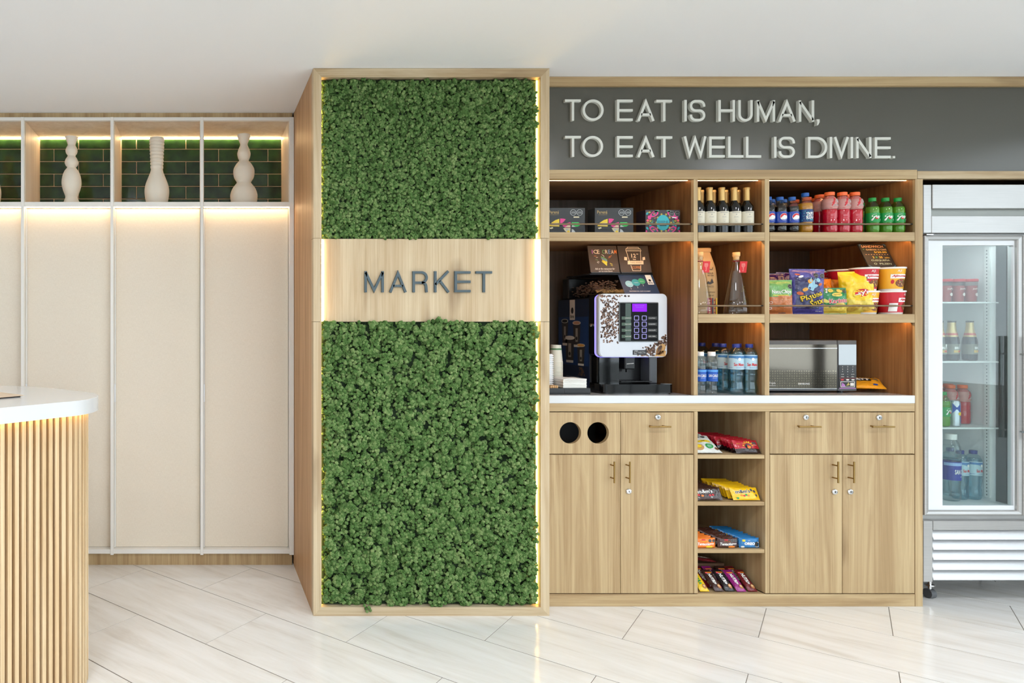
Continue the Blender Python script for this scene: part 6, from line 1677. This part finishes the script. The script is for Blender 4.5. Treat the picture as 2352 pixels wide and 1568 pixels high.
def cana(m, f):
    rect(m, f, -.06, .045, .060, .074, 6, 1, 0); text(m, 'INKA CHIPS', lay(f, 2), -.006, .067, w=.07, h=.008, m=2); octagon(m, f, .030, .100, .010, 4, 2); octagon(m, f, .005, .102, .010, 4, 2)
    patch(m, f, ell(.022, .036, .018, .014, 12), 1); patch(m, lay(f, 2), ell(.022, .036, .010, .008, 10), 5); patch(m, f, ell(-.030, .030, .022, .018, 12), 3); patch(m, lay(f, 2), ell(-.030, .034, .012, .010, 10), 0); patch(m, f, ell(.048, .020, .010, .008, 8), 6)
p = pack('snack_bag', 'white and yellow snack bag at the front, cut off by the side panel', 'bag', (2.3180, 3.118, zss[0] + .005), .128, .118, .022, [WHT], None, cana, [INK_Y, INK_G, INK_K, C('tan_chip', 196, 150, 96), INK_GY, C('mint', 130, 180, 150), INK_BR], 71, .003, rx=-1.02, group='white snack bags', nu=12, nv=12)
row(p, 3, .036, lambda k: 'white and yellow snack bag, %s from the front' % ORD[k], jit=.002, dz=.004)
MMB, MMY = foil('chocolate_brown_film', lin(58, 34, 28), .18), foil('peanut_yellow_film', lin(246, 194, 20), .22)
def mm(inkdot):
    def g_(m, f):
        text(m, "m&m's", lay(f, 2), -.012, .038, w=.068, h=.018, bold=.06, rot=.06, m=1); text(m, "m&m's", lay(f, 3), -.012, .038, w=.066, h=.016, bold=.02, rot=.06, m=0)
        for u, v, c in inkdot: patch(m, lay(f, 2), ell(u, v, .0058, .0046, 9), c)
        octagon(m, f, .030, .044, .006, 6, 5); octagon(m, f, .042, .038, .0065, 6, 5); octagon(m, f, .046, .020, .006, 6, 5); text(m, '45g', lay(f, 2), -.046, .010, h=.005, m=7)
    return g_
inkm = [INK_W, INK_K, INK_R, INK_O, INK_G, INK_K, INK_GY, INK_W]
p = pack('candy_pack', 'brown chocolate candy pack at the front of its row', 'pack', (2.3160, 3.112, zss[1] + .004), .124, .058, .018, [MMB], None, mm([(-.030, .018, 3), (.004, .020, 2), (.018, .022, 2), (.010, .012, 6), (-.044, .022, 2)]), inkm, 81, .002, rx=-.46, group='brown candy packs', **sm_)
row(p, 8, .0225, lambda k: 'brown chocolate candy pack, %s from the front' % ORD[k])
p = pack('candy_pack', 'yellow peanut candy pack at the front of its row', 'pack', (2.4870, 3.112, zss[1] + .004), .122, .058, .018, [MMY], None, mm([(-.022, .020, 3), (-.010, .018, 2), (.000, .022, 4), (.010, .019, 3), (-.040, .008, 4)]), [INK_K, INK_W, INK_R, INK_O, INK_G, INK_K, INK_GY, INK_K], 83, .002, rx=-.46, group='yellow candy packs', **sm_)
row(p, 9, .0225, lambda k: 'yellow peanut candy pack, %s from the front' % ORD[k])
bis = dict(nu=18, nv=10, side=True, seal=.006, wob=0.0, ex=.22, pu=7)
def tent(sub):
    def g_(m, f):
        text(m, 'Tentación', lay(f, 2), -.012, .019, w=.054, h=.012, bold=.03, shear=.25, m=0); text(m, sub, lay(f, 2), -.008, .030, w=.028, m=3); patch(m, lay(f, 2), [(-.022, .040), (-.004, .040), (-.006, .035), (-.020, .035)], 2)
        octagon(m, f, .016, .034, .0075, 5, 4); octagon(m, f, .034, .033, .0075, 5, 4); rect(m, lay(f, 2), .014, .034, .018, .0215, 2, 1, 0); rect(m, lay(f, 2), .038, .0415, .004, .014, 1, 1, 0); patch(m, f, ell(.012, .006, .016, .005, 10), 3)
    return g_
zr3 = zss[2] + .0005
ORF, BRF, OBL = foil('orange_biscuit_film', lin(240, 122, 28)), foil('cocoa_biscuit_film', lin(70, 36, 28)), foil('blue_biscuit_film', lin(24, 116, 178))
p = pack('biscuit_pack', 'orange biscuit pack at the front, cut off by the side panel', 'pack', (2.3020, 3.118, zr3), .092, .0455, .020, [ORF], None, tent('NARANJA'), [INK_W, INK_K, INK_R, INK_Y, INK_K, INK_GY], 91, .0012, rx=-.06, group='orange biscuit packs', **bis)
row(p, 7, .0226, lambda k: 'orange biscuit pack, %s from the front' % ORD[k], jit=.002)
p = pack('biscuit_pack', 'brown chocolate biscuit pack at the front of its row', 'pack', (2.4040, 3.118, zr3), .092, .0455, .020, [BRF], None, tent('CHOCOLATE'), [INK_W, INK_K, INK_R, INK_O, INK_K, INK_GY], 93, .0012, rx=-.06, group='brown biscuit packs', **bis)
row(p, 8, .0226, lambda k: 'brown chocolate biscuit pack, %s from the front' % ORD[k], jit=.002)
def oreo(m, f):
    text(m, 'OREO', lay(f, 3), -.004, .021, w=.048, h=.0125, bold=.06, m=0); patch(m, lay(f, 1), ell(.030, .017, .0125, .012, 16), 1); ring(m, lay(f, 2), .030, .017, .0125, .012, .0018, 16, 0, 4.0, 7.6)
    rect(m, lay(f, 2), -.036, -.024, .030, .039, 2, 1, 2); patch(m, lay(f, 2), ell(-.034, .006, .008, .004, 8), 0); text(m, 'mini', lay(f, 2), -.006, .034, h=.004, m=0)
p = pack('biscuit_pack', 'blue biscuit pack at the front of its row', 'pack', (2.5020, 3.118, zr3), .092, .0455, .020, [OBL], None, oreo, [INK_W, INK_K, INK_Y], 95, .0012, rx=-.06, group='blue biscuit packs', **bis)
row(p, 9, .0226, lambda k: 'blue biscuit pack, %s from the front' % ORD[k], jit=.002)
# cereal bars fanned on the bottom shelf
bcol = {'yellow': (238, 196, 30), 'brown': (66, 40, 36), 'black': (34, 30, 34), 'purple': (150, 34, 120), 'maroon': (112, 26, 34)}
def nutri(tx):
    def g_(m, f):
        text(m, tx, lay(f, 2), -.003, .058, w=.056, h=.015, bold=.05, rot=-PI / 2, m=0)
        patch(m, lay(f, 1), ell(.008, .022, .009, .011, 10), 1); patch(m, lay(f, 2), ell(.007, .024, .005, .005, 8), 2); rect(m, f, -.014, .014, .090, .097, 2, 1, 3); patch(m, f, ell(-.010, .090, .005, .003, 8), 4)
    return g_
bars = [('yellow', 2.2980, 3.114, 0, .0), ('brown', 2.3660, 3.114, 0, .02), ('black', 2.4160, 3.116, 0, -.02), ('purple', 2.4650, 3.112, 0, .02), ('maroon', 2.5180, 3.114, 0, .0)]
zb_ = zss[3] + .0035
done = {}
def bar(c, x, y, z, rz, label, rx=-.93):
    if c in done:
        o = copy_tree(done[c]); put(o, (x, y, z), label, rz, None, rx); return o
    mt = foil('bar_film_' + c, lin(*bcol[c]), .2)
    o = pack('cereal_bar', label, 'bar', (x, y, z), .042, .112, .016, [mt], None, nutri('NUTRI+' if c != 'yellow' else 'BARRA'), [INK_W if c != 'yellow' else INK_G, C('nut', 176, 116, 70), C('nut_pale', 226, 190, 140), INK_O, INK_PK], 100 + len(done), .0015, rx=rx, rz=rz, group='cereal bars on the bottom shelf', nu=8, nv=14, seal=.008, wob=0.0)
    done[c] = o; return o
for c, x, y, dz, rz in bars: bar(c, x, y, zb_, rz, '%s cereal bar in the front row of the bottom shelf' % c)
for k, (c, x) in enumerate((('black', 2.300), ('maroon', 2.352), ('purple', 2.404), ('brown', 2.458), ('maroon', 2.510))):
    if c == 'maroon': lb = 'maroon cereal bar in the second row, %s' % ('next to the purple one' if k == 1 else 'nearest the inner side panel')
    else: lb = '%s cereal bar in the second row of the bottom shelf' % c
    bar(c, x, 3.160, zb_ + .0005, random.uniform(-.08, .08), lb, -.93)
for k, (c, x) in enumerate((('brown', 2.318), ('black', 2.376), ('purple', 2.436))):
    bar(c, x, 3.206, zb_ + .0005, random.uniform(-.1, .1), '%s cereal bar in the third row of the bottom shelf' % c, -.93)
o = bar('maroon', 2.455, 3.262, zb_ + .088, 1.45, 'maroon cereal bar lying crosswise on top of the others', -1.45)
obj('bar_carton', MB().box(2.262, 2.500, 3.262, 3.34, zss[3], zss[3] + .080, .001), C('carton_brown', 96, 66, 44, .7))
tag(bpy.data.objects['bar_carton'], 'low brown carton behind the fanned cereal bars', 'box')

# ================================================================== INSIDE THE REFRIGERATOR
zf = [z + .0005 for z in fsz]
tub0 = thing('lidded_tub', '', 'tub', (0, 0, 0), 0, 'red-lidded tubs in the refrigerator')
obj('tub_body', MB().lathe([(.022, 0), (.0235, .004), (.026, .080), (.0265, .098)], 24, cap=True), clear('cloudy_tub', (.80, .72, .70, 1), .5, .2), tub0, 40)
obj('filling', MB().lathe([(0, .003), (.021, .003), (.0245, .078), (0, .078)], 20, cap=False), C('fruit_filling', 200, 84, 84, .5), tub0, 40)
obj('lid', MB().lathe([(.0275, .097), (.0285, .099), (.0285, .108), (.027, .110), (0, .1105)], 24, cap=True), C('red_lid', 196, 34, 46, .4), tub0, 40)
m = MB(); f = cyl_map(.0262); text(m, 'JoyPops', f, 0, .062, w=.036, h=.010, bold=.02, m=0); patch(m, f, ell(0, .036, .008, .008, 10), 0); obj('print', m, [C('tub_ink', 232, 214, 206)], tub0)
place(tub0, [((x, y, zf[0]), 'red-lidded tub in the refrigerator, %s row, %s from the hinge' % (('front', 'back')[j], ORD[i]), .2) for j, y in enumerate((3.255, 3.318)) for i, x in enumerate((3.545, 3.605, 3.665))])
BEER_P = [(.022, 0), (.0255, .003), (.0262, .010), (.0262, .085), (.0245, .102), (.0185, .124), (.0142, .145), (.0125, .165), (.0125, .182)]
BRN = clear('brown_glass', (.30, .15, .07, 1), .8); FOILG = plain('gold_neck_foil', lin(214, 186, 132), .3, .5)
def beer_print(m, f):
    text(m, 'BRUTA', lay(f, 2), 0, .060, w=.038, h=.012, bold=.03, m=0); rect(m, f, -.022, .022, .038, .050, 5, 1, 1); patch(m, lay(f, 2), ell(.004, .044, .010, .004, 8), 2); patch(m, lay(f, 2), ell(.008, .072, .006, .006, 10), 0)
    return [INK_W, C('label_gold', 206, 168, 70), INK_R]
beer0 = bottle('beer_bottle', '', 'bottle', (0, 0, 0), BEER_P, BRN, (.0138, .1815, .0065, C('crown_cap', 60, 50, 40, .3)), liquid('dark_beer', lin(54, 28, 14), .1), .118, (.030, .078, C('beer_label_grey', 126, 122, 108, .4)), beer_print, 'beer bottles in the refrigerator')
obj('neck_foil', MB().lathe(seg(BEER_P, .112, .180, .0006), 24, cap=False), FOILG, beer0, 40); obj('foil_band', MB().lathe(seg(BEER_P, .120, .130, .001), 24, cap=False), C('foil_red', 206, 96, 84, .4), beer0, 40)
place(beer0, [((3.500, 3.240, zf[1]), 'gold-necked beer bottle in front, nearest the hinge', .1), ((3.558, 3.238, zf[1]), 'gold-necked beer bottle in front, in the middle', .3), ((3.648, 3.240, zf[1]), 'gold-necked beer bottle in front, furthest from the hinge', .5), ((3.588, 3.318, zf[1]), 'gold-necked beer bottle in the second row, nearer the hinge', .2), ((3.650, 3.318, zf[1]), 'gold-necked beer bottle in the second row, further from the hinge', .1)])
for j, y in enumerate((3.300, 3.362)):
    for i, x in enumerate((3.560, 3.620, 3.680)):
        put(copy_tree(gat0), (x, y, zf[2]), 'red sports drink inside the refrigerator, %s row, %s from the hinge' % (('front', 'back')[j], ORD[i]), .1, 'red sports drinks in the refrigerator')
o = put(copy_tree(up0), (3.500, 3.222, zf[2]), 'green lime soda inside the refrigerator', .2); 
if 'group' in o: del o['group']
can = thing('drink_can', 'slim blue and silver drink can in the refrigerator', 'can', (3.556, 3.224, zf[2]), .3)
obj('can_body', MB().lathe([(.018, 0), (.0215, .004), (.0215, .112), (.018, .119), (.0185, .121), (.017, .1195), (0, .119)], 24, cap=True), plain('can_silver', lin(196, 200, 206), .25, .7), can, 40)
m = MB(); f = cyl_map(.0216)
patch(m, f, [(.002, .008), (.030, .008), (.030, .060), (.002, .060)], 0); patch(m, f, [(-.030, .062), (.0, .062), (.0, .110), (-.030, .110)], 0); patch(m, lay(f, 2), ell(.0, .060, .010, .008, 12), 1); patch(m, lay(f, 2), ell(.008, .055, .010, .005, 10), 2); text(m, 'Energy', lay(f, 2), .014, .016, w=.020, m=3)
obj('print', m, [INK_B, INK_Y, INK_R, INK_W], can)
BIG_P = [(r * 1.5, z * 1.62) for r, z in SC_P]
def big_print(m, f):
    rect(m, f, -.06, .06, .168, .182, 12, 1, 1); text(m, 'SAN CARLOS', lay(f, 2), .012, .140, w=.070, h=.022, bold=.02, m=0); text(m, 'agua de mesa', lay(f, 2), .016, .118, w=.034, m=0); return [INK_W, C('pale_label_top', 150, 180, 226)]
bottle('large_water_bottle', 'large water bottle with royal blue label, lowest refrigerator shelf', 'bottle', (3.540, 3.225, zf[3]), BIG_P, CLEAR, (.0215, .288, .026, C('white_cap', 236, 234, 230, .4)), WATERC, .26, (.100, .186, C('deep_blue_label', 26, 44, 150, .35)), big_print, rz=.2)
for k, (x, y) in enumerate(((3.612, 3.250), (3.675, 3.250), (3.640, 3.318))):
    put(copy_tree(sm0), (x, y, zf[3]), 'navy-capped water bottle inside the refrigerator, %s' % ('beside the large bottle', 'in the far front corner', 'in the second row')[k], .2, 'water bottles in the refrigerator')
